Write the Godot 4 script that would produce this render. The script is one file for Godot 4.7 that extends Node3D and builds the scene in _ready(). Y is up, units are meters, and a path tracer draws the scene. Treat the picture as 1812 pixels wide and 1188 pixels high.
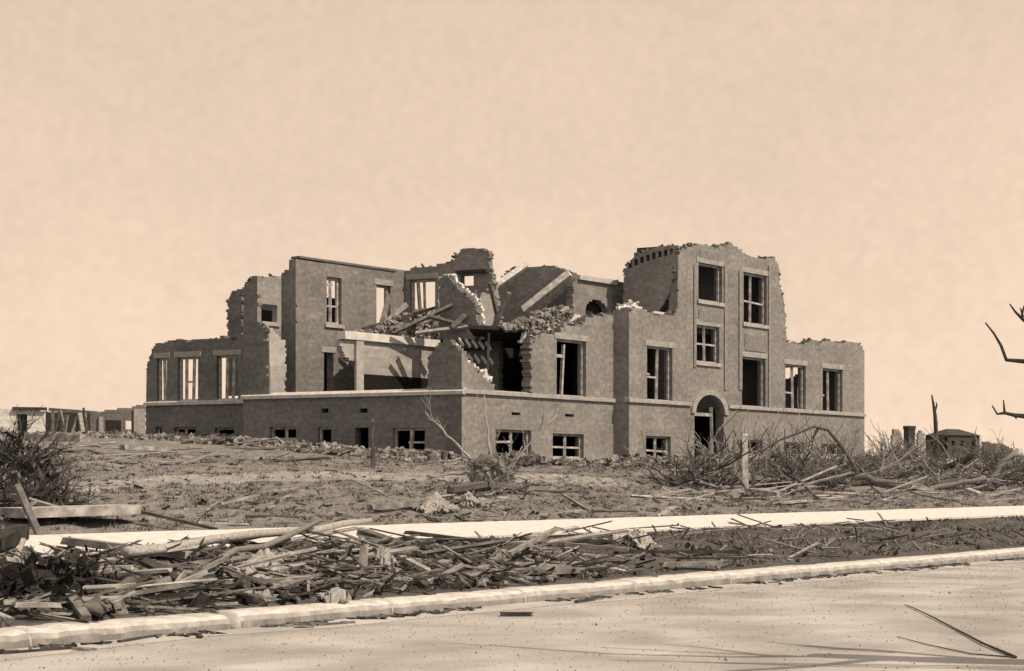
extends Node3D
# A school ruined by a storm, seen across a street. Metres, y up.
# Plan axes: DIR runs along the street (and the school front), NRM points from the school front to the street.
const F := 3000.0            # focal length in photo pixels (photo 1812 x 1188)
const CX := 906.0
const HOR := 850.0           # photo row of the horizon
const EYE := 1.65
const DIR := Vector2(0.6285, -0.7778)
const NRM := Vector2(0.7778, 0.6285)
const LDIR := Vector2(-0.906, -0.4233)   # the side of the school
const KERB := 14.4           # distance of the kerb from the camera along -NRM
var rng := RandomNumberGenerator.new()
var nz := FastNoiseLite.new()
var M := {}
var used := {}
var loose_xf := []
var loose_c := []

class B:
	var v := PackedVector3Array()
	var n := PackedVector3Array()
	var c := PackedColorArray()
	var uv := PackedVector2Array()
	func tri(a: Vector3, b: Vector3, d: Vector3, out: Vector3, col: Color, ua := Vector2.ZERO, ub := Vector2.ZERO, ud := Vector2.ZERO) -> void:
		var nn := (b - a).cross(d - a)
		if nn.length_squared() < 1e-14: return
		nn = nn.normalized()
		if nn.dot(out) > 0.0:
			v.append(a); v.append(d); v.append(b); uv.append(ua); uv.append(ud); uv.append(ub)
		else:
			nn = -nn
			v.append(a); v.append(b); v.append(d); uv.append(ua); uv.append(ub); uv.append(ud)
		for i in 3:
			n.append(nn); c.append(col)
	func quad(a: Vector3, b: Vector3, d: Vector3, e: Vector3, out: Vector3, col: Color, ua := Vector2.ZERO, ub := Vector2.ZERO, ud := Vector2.ZERO, ue := Vector2.ZERO) -> void:
		tri(a, b, d, out, col, ua, ub, ud); tri(a, d, e, out, col, ua, ud, ue)
	# corners: bottom 0..3 round, top 4..7 round
	func hexa(p: Array, col: Color) -> void:
		var m := Vector3.ZERO
		for q in p: m += q
		m /= 8.0
		for f in [[0, 1, 2, 3], [4, 5, 6, 7], [0, 1, 5, 4], [1, 2, 6, 5], [2, 3, 7, 6], [3, 0, 4, 7]]:
			var a: Vector3 = p[f[0]]; var b: Vector3 = p[f[1]]; var d: Vector3 = p[f[2]]; var e: Vector3 = p[f[3]]
			var l := (b - a).length(); var w := (e - a).length()
			quad(a, b, d, e, (a + b + d + e) * 0.25 - m, col, Vector2(0, 0), Vector2(l, 0), Vector2(l, w), Vector2(0, w))
	# a bar from p to q, width w across (along side), thickness t
	func bar(p: Vector3, q: Vector3, w: float, t: float, col: Color, roll := 0.0, taper := 1.0, rag := 0.0, r: RandomNumberGenerator = null) -> void:
		var ax := (q - p).normalized()
		var s := ax.cross(Vector3.UP)
		if s.length() < 0.05: s = ax.cross(Vector3.RIGHT)
		s = s.normalized()
		var u := s.cross(ax).normalized()
		s = s.rotated(ax, roll); u = u.rotated(ax, roll)
		var cs := []
		for k in 2:
			for f in [[-1, 0], [1, 0], [1, 1], [-1, 1]]:
				var o: Vector3 = p if f[1] == 0 else q
				var ww := w * 0.5 * (taper if f[1] == 1 else 1.0)
				var jx := 0.0
				if r: jx = r.randf_range(-rag, rag)
				cs.append(o + s * ww * f[0] + u * t * (k - 0.5) + ax * jx)
		hexa(cs, col)
	func tube(pts: Array, r0: float, r1: float, sides: int, col: Color, rough := 0.0, r: RandomNumberGenerator = null) -> void:
		var rings := []
		var k := pts.size()
		for i in k:
			var ax: Vector3 = (pts[mini(i + 1, k - 1)] - pts[maxi(i - 1, 0)]).normalized()
			var s := ax.cross(Vector3(0.31, 0.9, 0.2)).normalized()
			var u := s.cross(ax).normalized()
			var rad := lerpf(r0, r1, float(i) / maxf(1.0, k - 1.0))
			var ring := []
			for j in sides:
				var a := TAU * j / sides
				var rr := rad * (1.0 + (r.randf_range(-rough, rough) if r else 0.0))
				ring.append(pts[i] + (s * cos(a) + u * sin(a)) * rr)
			rings.append(ring)
		for i in k - 1:
			for j in sides:
				var j2 := (j + 1) % sides
				var a: Vector3 = rings[i][j]; var b: Vector3 = rings[i][j2]; var d: Vector3 = rings[i + 1][j2]; var e: Vector3 = rings[i + 1][j]
				var mid: Vector3 = (pts[i] + pts[i + 1]) * 0.5
				quad(a, b, d, e, (a + b + d + e) * 0.25 - mid, col, Vector2(0, j * 0.1), Vector2(0, j * 0.1 + 0.1), Vector2(1, j * 0.1 + 0.1), Vector2(1, j * 0.1))
		for j in range(1, sides - 1):
			tri(rings[0][0], rings[0][j], rings[0][j + 1], pts[0] - pts[1], col)
			tri(rings[k - 1][0], rings[k - 1][j], rings[k - 1][j + 1], pts[k - 1] - pts[k - 2], col)

func smooth(b: B) -> B:
	var acc := {}
	for i in b.v.size():
		var k := Vector3i((b.v[i] * 2000.0).round())
		acc[k] = acc.get(k, Vector3.ZERO) + b.n[i]
	for i in b.v.size():
		var a: Vector3 = acc[Vector3i((b.v[i] * 2000.0).round())]
		if a.length() > 0.1: b.n[i] = a.normalized()
	return b

# ---------- helpers ----------
func grey(a: float, warm := -0.05) -> Color: return Color(a * (1.0 + warm), a, a * (1.0 - warm))
func ray(px: float, py: float) -> Vector3: return Vector3((px - CX) / F, (HOR - py) / F, -1.0)
func at(px: float, py: float, depth: float) -> Vector3: return Vector3(0, EYE, 0) + ray(px, py) * depth
func dist(x: float, z: float) -> float: return -(x * NRM.x + z * NRM.y)
func along(x: float, z: float) -> float: return x * DIR.x + z * DIR.y
func plan(u: float, D: float) -> Vector2: return DIR * u - NRM * D

func gnd(x: float, z: float) -> float:
	var D := dist(x, z)
	if D < KERB: return 0.0
	var h := 0.2
	if D < 48.0: h += 0.0793 * (D - KERB)
	else: h += 0.0793 * (48.0 - KERB) + 0.9 * (1.0 - exp(-(D - 48.0) / 11.5))
	var k := clampf((D - KERB - 0.2) * 1.5, 0.0, 1.0)
	k *= clampf(absf(D - 20.55) - 1.2, 0.0, 1.0)
	return h + k * (nz.get_noise_2d(x * 5.0, z * 5.0) * 0.16 + nz.get_noise_2d(x * 28.0, z * 28.0) * 0.09)

func ong(px: float, py: float, far := 130.0) -> Vector3:
	var r := ray(px, py)
	var t := 9.0
	while t < far:
		var p := Vector3(0, EYE, 0) + r * t
		if p.y <= gnd(p.x, p.z):
			var lo := t - 0.4; var hi := t
			for i in 8:
				var m := (lo + hi) * 0.5
				var q := Vector3(0, EYE, 0) + r * m
				if q.y <= gnd(q.x, q.z): hi = m
				else: lo = m
			return Vector3(0, EYE, 0) + r * hi
		t += 0.4
	return Vector3(0, EYE, 0) + r * far

func numbered(called: String) -> String:
	if not used.has(called):
		used[called] = 0
		return called
	used[called] += 1
	return "%s_%03d" % [called, used[called]]

func wpos(o: Node) -> Vector3:
	var p := Vector3.ZERO
	while o is Node3D and o != self:
		p += o.position; o = o.get_parent()
	return p

func obj(b: B, called: String, m: Material, parent: Node = null) -> MeshInstance3D:
	var top := parent == null
	if top: parent = self
	var o := MeshInstance3D.new()
	o.name = numbered(called) if top else called
	parent.add_child(o, true)
	if b.v.is_empty(): push_warning("empty " + called); return o
	var lo := b.v[0]; var hi := b.v[0]
	for p in b.v: lo = lo.min(p); hi = hi.max(p)
	var base := Vector3((lo.x + hi.x) * 0.5, lo.y, (lo.z + hi.z) * 0.5)
	for i in b.v.size(): b.v[i] -= base
	var a := []
	a.resize(Mesh.ARRAY_MAX)
	a[Mesh.ARRAY_VERTEX] = b.v; a[Mesh.ARRAY_NORMAL] = b.n; a[Mesh.ARRAY_COLOR] = b.c; a[Mesh.ARRAY_TEX_UV] = b.uv
	var am := ArrayMesh.new()
	am.add_surface_from_arrays(Mesh.PRIMITIVE_TRIANGLES, a)
	o.mesh = am
	o.material_override = m
	o.position = base - wpos(parent)
	return o

func thing(called: String, where: Vector3, label: String, category: String, group := "") -> Node3D:
	var o := Node3D.new()
	o.name = numbered(called)
	add_child(o)
	o.position = where
	return tag(o, label, category, group)

func sub(called: String, where: Vector3, parent: Node3D) -> Node3D:
	var o := Node3D.new()
	o.name = called
	parent.add_child(o, true)
	o.position = where - wpos(parent)
	return o

func tag(o: Node3D, label: String, category: String, group := "", kind := "") -> Node3D:
	o.set_meta("label", label); o.set_meta("category", category)
	if group != "": o.set_meta("group", group)
	if kind != "": o.set_meta("kind", kind)
	return o

func struct(o: Node3D, label: String, category: String) -> Node3D:
	return tag(o, label, category, "", "structure")

func seamless(sd: int, freq: float, size: int) -> PackedByteArray:
	var f := FastNoiseLite.new()
	f.seed = sd; f.frequency = freq; f.fractal_octaves = 4
	var im := f.get_seamless_image(size, size)
	im.convert(Image.FORMAT_L8)
	return im.get_data()

func tex(sd: int, f1: float, f2: float, lo: float, hi: float, size := 256, bricks := false, stretch := 1) -> Array:
	var a := seamless(sd, f1, size); var b := seamless(sd + 7, f2, size)
	var r := RandomNumberGenerator.new(); r.seed = sd
	var data := PackedByteArray(); data.resize(size * size)
	var bh := size / 16; var bw := size / 8
	var tones := []
	for i in 128: tones.append(r.randf_range(-0.09, 0.09))
	for y in size:
		for x in size:
			var i := y * size + x
			var j := ((y * stretch) % size) * size + x
			var t := (a[i] / 255.0) * 0.5 + (b[j] / 255.0) * 0.42 + r.randf() * 0.16 - 0.04
			if bricks:
				var row := y / bh
				var xx := (x + (bw / 2 if row % 2 == 1 else 0)) % size
				t += tones[row * 8 + xx / bw]
				if y % bh < 2 or xx % bw < 2: t += 0.1
			data[i] = int(255.0 * clampf(lerpf(lo, hi, clampf((t - 0.2) / 0.6, 0.0, 1.0)), 0.0, 1.0))
	var im := Image.create_from_data(size, size, false, Image.FORMAT_L8, data)
	var nm := im.duplicate(); nm.convert(Image.FORMAT_RGBA8); nm.bump_map_to_normal_map(6.0)
	im.convert(Image.FORMAT_RGB8)
	im.generate_mipmaps(); nm.generate_mipmaps()
	return [ImageTexture.create_from_image(im), ImageTexture.create_from_image(nm)]

func mat(t: Array, scale: float, triplanar := true, bump := 0.6, rough := 0.95) -> StandardMaterial3D:
	var m := StandardMaterial3D.new()
	m.vertex_color_use_as_albedo = true
	m.albedo_texture = t[0]
	m.roughness = rough
	m.metallic_specular = 0.2
	if bump > 0.0:
		m.normal_enabled = true; m.normal_texture = t[1]; m.normal_scale = bump
	m.uv1_triplanar = triplanar
	m.uv1_scale = Vector3.ONE * scale
	m.texture_filter = BaseMaterial3D.TEXTURE_FILTER_LINEAR_WITH_MIPMAPS_ANISOTROPIC
	return m

# ---------- vertical planes of the building ----------
func pl(px: float, depth: float, d: Vector2) -> Dictionary:
	var p := at(px, HOR, depth)
	var n := Vector2(-d.y, d.x)
	if n.y < 0.0: n = -n
	return {"o": Vector2(p.x, p.z), "d": d, "n": n}
func off(P: Dictionary, k: float) -> Dictionary: return {"o": P.o + P.n * k, "d": P.d, "n": P.n}
func sy(P: Dictionary, px: float, py: float) -> Vector2:
	var r := Vector2((px - CX) / F, -1.0)
	var o: Vector2 = P.o; var d: Vector2 = P.d
	var t := o.cross(d) / r.cross(d)
	return Vector2((r * t - o).dot(d), EYE + t * (HOR - py) / F)
func depth_at(P: Dictionary, px: float) -> float:
	var r := Vector2((px - CX) / F, -1.0)
	return P.o.cross(P.d) / r.cross(P.d)
func wp(P: Dictionary, s: float, y: float, k := 0.0) -> Vector3:
	var q: Vector2 = P.o + P.d * s + P.n * k
	return Vector3(q.x, y, q.y)
func pbox(b: B, P: Dictionary, s0: float, s1: float, y0: float, y1: float, k0: float, k1: float, col: Color, back := true) -> void:
	var a := wp(P, s0, y0, k1); var e := wp(P, s1, y0, k1); var f := wp(P, s1, y1, k1); var g := wp(P, s0, y1, k1)
	var a2 := wp(P, s0, y0, k0); var e2 := wp(P, s1, y0, k0); var f2 := wp(P, s1, y1, k0); var g2 := wp(P, s0, y1, k0)
	var n3 := Vector3(P.n.x, 0, P.n.y); var d3 := Vector3(P.d.x, 0, P.d.y)
	var u0 := Vector2(s0, -y0); var u1 := Vector2(s1, -y0); var u2 := Vector2(s1, -y1); var u3 := Vector2(s0, -y1)
	var w := Vector2(k1 - k0, 0)
	b.quad(a, e, f, g, n3, col, u0, u1, u2, u3)
	if back: b.quad(a2, e2, f2, g2, -n3, col, u0, u1, u2, u3)
	b.quad(a, a2, g2, g, -d3, col, u0, u0 + w, u3 + w, u3)
	b.quad(e, e2, f2, f, d3, col, u1, u1 + w, u2 + w, u2)
	b.quad(g, f, f2, g2, Vector3.UP, col, u3, u2, u2 + w.orthogonal(), u3 + w.orthogonal())
	b.quad(a, e, e2, a2, Vector3.DOWN, col, u0, u1, u1 + w.orthogonal(), u0 + w.orthogonal())

func rect(P: Dictionary, x0: float, x1: float, yt: float, yb: float) -> PackedVector2Array:
	var a := sy(P, x0, yt); var b := sy(P, x1, yt); var m := sy(P, (x0 + x1) * 0.5, yt); var k := sy(P, (x0 + x1) * 0.5, yb)
	return PackedVector2Array([Vector2(a.x, k.y), Vector2(b.x, k.y), Vector2(b.x, m.y), Vector2(a.x, m.y)])

func spans(poly: PackedVector2Array, y: float) -> Array:
	var xs := []
	for i in poly.size():
		var a := poly[i]; var b := poly[(i + 1) % poly.size()]
		if (a.y <= y) != (b.y <= y): xs.append(a.x + (b.x - a.x) * (y - a.y) / (b.y - a.y))
	xs.sort()
	var out := []
	for i in range(0, xs.size() - 1, 2): out.append(Vector2(xs[i], xs[i + 1]))
	return out

# A brick wall laid course by course: outline and openings come in wall coordinates (metres along, height).
func wall(parent: Node3D, called: String, P: Dictionary, outline: PackedVector2Array, holes: Array, th: float, m: Material, tone: Color, jit := 0.14, clean := [], rh := 0.11, piece := 0.8) -> MeshInstance3D:
	var b := B.new()
	var y0 := 1e9; var y1 := -1e9
	for p in outline: y0 = minf(y0, p.y); y1 = maxf(y1, p.y)
	var cuts := []
	var y := y0
	while y < y1: cuts.append(y); y += rh
	cuts.append(y1)
	for h in holes:
		var t0 := 1e9; var t1 := -1e9
		for p in h: t0 = minf(t0, p.y); t1 = maxf(t1, p.y)
		for t in [t0, t1]:
			if t > y0 and t < y1: cuts.append(t)
	cuts.sort()
	for i in cuts.size() - 1:
		var a: float = cuts[i]; var e: float = cuts[i + 1]
		if e - a < 0.004: continue
		var ym := (a + e) * 0.5
		var runs := []
		for s in spans(outline, ym):
			var s0: float = s.x; var s1: float = s.y
			var c0 := false; var c1 := false
			for q in clean:
				if absf(s0 - q) < 0.06: c0 = true
				if absf(s1 - q) < 0.06: c1 = true
			if not c0: s0 += roundf(rng.randf_range(-jit, jit) / 0.055) * 0.055
			if not c1: s1 += roundf(rng.randf_range(-jit, jit) / 0.055) * 0.055
			if s1 - s0 > 0.05: runs.append(Vector2(s0, s1))
		for h in holes:
			var nr := []
			var hs := spans(h, ym)
			for r in runs:
				var cur := [r]
				for s in hs:
					var nx := []
					for q in cur:
						if s.y <= q.x or s.x >= q.y: nx.append(q)
						else:
							if s.x > q.x: nx.append(Vector2(q.x, s.x))
							if s.y < q.y: nx.append(Vector2(s.y, q.y))
					cur = nx
				nr.append_array(cur)
			runs = nr
		for r in runs:
			var s: float = r.x
			while s < r.y - 0.001:
				var t: float = s + piece * rng.randf_range(0.6, 1.4)
				if t > r.y - 0.2: t = r.y
				var w := wp(P, (s + t) * 0.5, ym)
				var v := 1.0 + 0.24 * nz.get_noise_3d(w.x * 9.0, w.y * 9.0, w.z * 9.0) + 0.14 * nz.get_noise_3d(w.x * 30.0, w.y * 30.0, w.z * 30.0) + 0.14 * nz.get_noise_3d(w.x * 22.0, w.y * 4.0, w.z * 22.0) + rng.randf_range(-0.02, 0.02)
				pbox(b, P, s, t, a, e, -th, rng.randf_range(0.0, 0.004), tone * v)
				s = t
	# bricks left loose along the broken edges
	if jit > 0.0:
		for i in outline.size():
			var p := outline[i]; var q := outline[(i + 1) % outline.size()]
			if minf(p.y, q.y) < y0 + 0.4: continue
			var k := int(p.distance_to(q) * 5.0)
			for j in k:
				var g := p.lerp(q, rng.randf())
				var w := wp(P, g.x, g.y + rng.randf_range(-0.14, 0.07), -rng.randf() * th)
				loose_xf.append(Transform3D(rbasis(0.7) * Basis.from_scale(Vector3.ONE * rng.randf_range(0.5, 1.2)), w))
				loose_c.append(tone * rng.randf_range(0.8, 1.5))
	return obj(b, called, m, parent)

func outl(P: Dictionary, pts: Array) -> PackedVector2Array:
	var o := PackedVector2Array()
	for p in pts: o.append(sy(P, p[0], p[1]))
	return o

# a timber window with its stone sill and lintel; bars: [fractions of mullions], [fractions of transoms]
func window(parent: Node3D, P: Dictionary, h: PackedVector2Array, mull: Array, tran: Array, sill := true, lintel := true, jambs := true, fw := 0.09) -> Node3D:
	var s0 := h[0].x; var s1 := h[1].x; var yb := h[0].y; var yt := h[2].y
	if s0 > s1:
		var q := s0; s0 = s1; s1 = q
	var w := sub("window", wp(P, (s0 + s1) * 0.5, yb), parent)
	var wc := grey(0.62)
	if jambs:
		var f := B.new()
		pbox(f, P, s0, s0 + fw, yb, yt, -0.27, -0.16, wc); pbox(f, P, s1 - fw, s1, yb, yt, -0.27, -0.16, wc)
		pbox(f, P, s0 + fw, s1 - fw, yt - fw, yt, -0.27, -0.163, wc)
		pbox(f, P, s0 + fw, s1 - fw, yb, yb + fw * 0.8, -0.27, -0.163, wc)
		obj(f, "frame", M.wood, w)
	for k in mull:
		var f := B.new()
		var x: float = lerpf(s0, s1, k)
		var lean := rng.randf_range(-0.05, 0.05)
		f.bar(wp(P, x - lean, yb, -0.2), wp(P, x + lean, yt - 0.02, -0.2), 0.14, 0.12, wc)
		obj(f, "mullion", M.wood, w)
	for k in tran:
		var f := B.new()
		var yy: float = lerpf(yb, yt, k[0])
		var lo: float = lerpf(s0, s1, k[1]); var hi: float = lerpf(s0, s1, k[2])
		if rng.randf() < 0.4: hi = lerpf(lo, hi, rng.randf_range(0.45, 0.6))
		f.bar(wp(P, lo, yy, -0.2), wp(P, hi, yy + rng.randf_range(-0.09, 0.05), -0.2), 0.08, 0.08, wc)
		obj(f, "transom", M.wood, w)
	if sill:
		var f := B.new()
		pbox(f, P, s0 - 0.12, s1 + 0.12, yb - 0.16, yb, -0.1, 0.09, grey(0.5))
		obj(f, "sill", M.stone, w)
	if lintel:
		var f := B.new()
		pbox(f, P, s0 - 0.16, s1 + 0.16, yt, yt + 0.24, -0.1, 0.03, grey(0.42))
		obj(f, "lintel", M.stone, w)
	return w

func slab(parent: Node3D, called: String, pts: Array, y0: float, y1: float, m: Material, col: Color) -> MeshInstance3D:
	var b := B.new()
	var poly := PackedVector2Array(pts)
	var idx := Geometry2D.triangulate_polygon(poly)
	for i in range(0, idx.size(), 3):
		var a := poly[idx[i]]; var e := poly[idx[i + 1]]; var f := poly[idx[i + 2]]
		b.tri(Vector3(a.x, y1, a.y), Vector3(e.x, y1, e.y), Vector3(f.x, y1, f.y), Vector3.UP, col, a, e, f)
		b.tri(Vector3(a.x, y0, a.y), Vector3(e.x, y0, e.y), Vector3(f.x, y0, f.y), Vector3.DOWN, col, a, e, f)
	var cen := Vector2.ZERO
	for p in poly: cen += p / poly.size()
	for i in poly.size():
		var a := poly[i]; var e := poly[(i + 1) % poly.size()]
		var o := (a + e) * 0.5 - cen
		b.quad(Vector3(a.x, y0, a.y), Vector3(e.x, y0, e.y), Vector3(e.x, y1, e.y), Vector3(a.x, y1, a.y), Vector3(o.x, 0, o.y), col, Vector2(0, 0), Vector2(1, 0), Vector2(1, 1), Vector2(0, 1))
	return obj(b, called, m, parent)

func chunk(r: RandomNumberGenerator, sx: float, sy_: float, sz: float) -> ArrayMesh:
	var b := B.new()
	var p := []
	for k in 2:
		for f in [[-1, -1], [1, -1], [1, 1], [-1, 1]]:
			p.append(Vector3(f[0] * sx, (k - 0.5) * 2.0 * sy_, f[1] * sz) * 0.5 + Vector3(r.randf_range(-0.22, 0.22) * sx, r.randf_range(-0.2, 0.2) * sy_, r.randf_range(-0.22, 0.22) * sz))
	b.hexa(p, Color.WHITE)
	var a := []
	a.resize(Mesh.ARRAY_MAX)
	a[Mesh.ARRAY_VERTEX] = b.v; a[Mesh.ARRAY_NORMAL] = b.n; a[Mesh.ARRAY_COLOR] = b.c; a[Mesh.ARRAY_TEX_UV] = b.uv
	var am := ArrayMesh.new()
	am.add_surface_from_arrays(Mesh.PRIMITIVE_TRIANGLES, a)
	return am

func many(called: String, mesh: Mesh, xf: Array, cols: Array, m: Material, parent: Node = null) -> MultiMeshInstance3D:
	var mm := MultiMesh.new()
	mm.transform_format = MultiMesh.TRANSFORM_3D
	mm.use_colors = true
	mm.mesh = mesh
	mm.instance_count = xf.size()
	for i in xf.size():
		mm.set_instance_transform(i, xf[i]); mm.set_instance_color(i, cols[i])
	var o := MultiMeshInstance3D.new()
	o.multimesh = mm
	o.material_override = m
	o.name = numbered(called) if parent == null else called
	(self if parent == null else parent).add_child(o, true)
	if parent != null: o.position = -wpos(parent)
	o.set_meta("kind", "stuff")
	return o

func rbasis(tilt := 3.0) -> Basis:
	return Basis.from_euler(Vector3(rng.randf_range(-tilt, tilt), rng.randf() * TAU, rng.randf_range(-tilt, tilt)))

func _ready() -> void:
	rng.seed = 1925
	nz.seed = 4; nz.frequency = 0.05; nz.fractal_octaves = 3
	# ---------- camera, sky, sun, exposure ----------
	var cam := Camera3D.new()
	cam.name = "camera"
	add_child(cam)
	cam.position = Vector3(0, EYE, 0)
	cam.near = 0.1; cam.far = 2000.0
	cam.projection = Camera3D.PROJECTION_FRUSTUM
	cam.size = 0.1 * 1188.0 / F
	cam.frustum_offset = Vector2(0, 0.1 * (HOR - 594.0) / F)
	cam.current = true
	var env := Environment.new()
	env.tonemap_mode = Environment.TONE_MAPPER_LINEAR
	env.tonemap_exposure = 1.0
	env.background_mode = Environment.BG_SKY
	env.sky = Sky.new()
	env.sky.sky_material = make_sky()
	env.sdfgi_enabled = true; env.ssao_enabled = true; env.ssil_enabled = true
	var we := WorldEnvironment.new()
	we.name = "world_environment"; we.environment = env
	add_child(we)
	var sun := DirectionalLight3D.new()
	sun.name = "sun"
	add_child(sun)
	var el := deg_to_rad(48.0)
	var to_sun := Vector3(0.905 * cos(el), sin(el), 0.425 * cos(el))
	sun.look_at_from_position(to_sun * 50.0, Vector3.ZERO, Vector3.UP)
	sun.light_color = Color(1.0, 0.89, 0.77)
	sun.light_energy = 1.6
	sun.light_angular_distance = 0.5
	sun.shadow_enabled = true
	# ---------- materials ----------
	var tb := tex(11, 0.02, 0.2, 0.78, 1.0, 256, true)
	var tn := tex(23, 0.015, 0.08, 0.75, 1.0)
	var tf := tex(31, 0.03, 0.2, 0.5, 1.0)
	var tw := tex(47, 0.01, 0.12, 0.55, 1.0, 256, false, 7)
	M.brick = mat(tb, 0.57, false, 0.12)
	M.stone = mat(tn, 0.8)
	M.plaster = mat(tn, 0.5)
	M.wood = mat(tw, 1.2)
	M.plank = mat(tw, 1.0, false, 0.6)
	M.bark = mat(tf, 2.0)
	M.rubble = mat(tf, 1.6)
	M.road = mat(tex(61, 0.006, 0.5, 0.74, 1.0, 512), 0.13, true, 0.0)
	M.walk = mat(tex(67, 0.02, 0.2, 0.8, 1.0, 512), 0.3, true, 0.3)
	M.kerb = mat(tn, 0.9, true, 0.12)
	M.earth = mat(tex(71, 0.05, 0.25, 0.6, 1.0, 512), 0.22, true, 1.0)
	M.cloth = mat(tf, 2.0, true, 0.3)
	M.grass = mat(tf, 3.0)
	M.metal = mat(tf, 1.0, true, 0.3, 0.6)
	build_ground()
	build_school()
	build_backdrop()
	build_trees()
	build_debris()

func make_sky() -> Material:
	var w := 2048; var h := 1024
	var f := FastNoiseLite.new()
	f.seed = 9; f.frequency = 1.0; f.fractal_octaves = 4
	var r := RandomNumberGenerator.new(); r.seed = 3
	var data := PackedFloat32Array(); data.resize(w * h * 3)
	var low := PackedFloat32Array(); low.resize(257 * 129)
	for y in 129:
		for x in 257:
			var a := TAU * x / 256.0; var up := (0.5 - y / 128.0) * PI
			low[y * 257 + x] = f.get_noise_3d(cos(a) * cos(up) * 4.0, sin(up) * 9.0, sin(a) * cos(up) * 4.0)
	for y in h:
		var up := (0.5 - (y + 0.5) / h) * PI
		var k := clampf(up / 0.3, 0.0, 1.0)
		k = k * k * (3.0 - 2.0 * k)
		var c := Vector3(0.93, 0.715, 0.54).lerp(Vector3(0.77, 0.59, 0.45), k)
		if up < -0.02: c = Vector3(0.2, 0.17, 0.14)
		for x in w:
			var fx := x / 8.0; var fy := y / 8.0
			var ix := int(fx); var iy := int(fy); var tx := fx - ix; var ty := fy - iy
			var q := iy * 257 + ix
			var g := lerpf(lerpf(low[q], low[q + 1], tx), lerpf(low[q + 257], low[q + 258], tx), ty) * 0.10
			g += (r.randf() + r.randf() - 1.0) * 0.075
			var i := (y * w + x) * 3
			data[i] = c.x * (1.0 + g); data[i + 1] = c.y * (1.0 + g); data[i + 2] = c.z * (1.0 + g)
	var im := Image.create_from_data(w, h, false, Image.FORMAT_RGBF, data.to_byte_array())
	var m := PanoramaSkyMaterial.new()
	m.panorama = ImageTexture.create_from_image(im)
	return m

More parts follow.
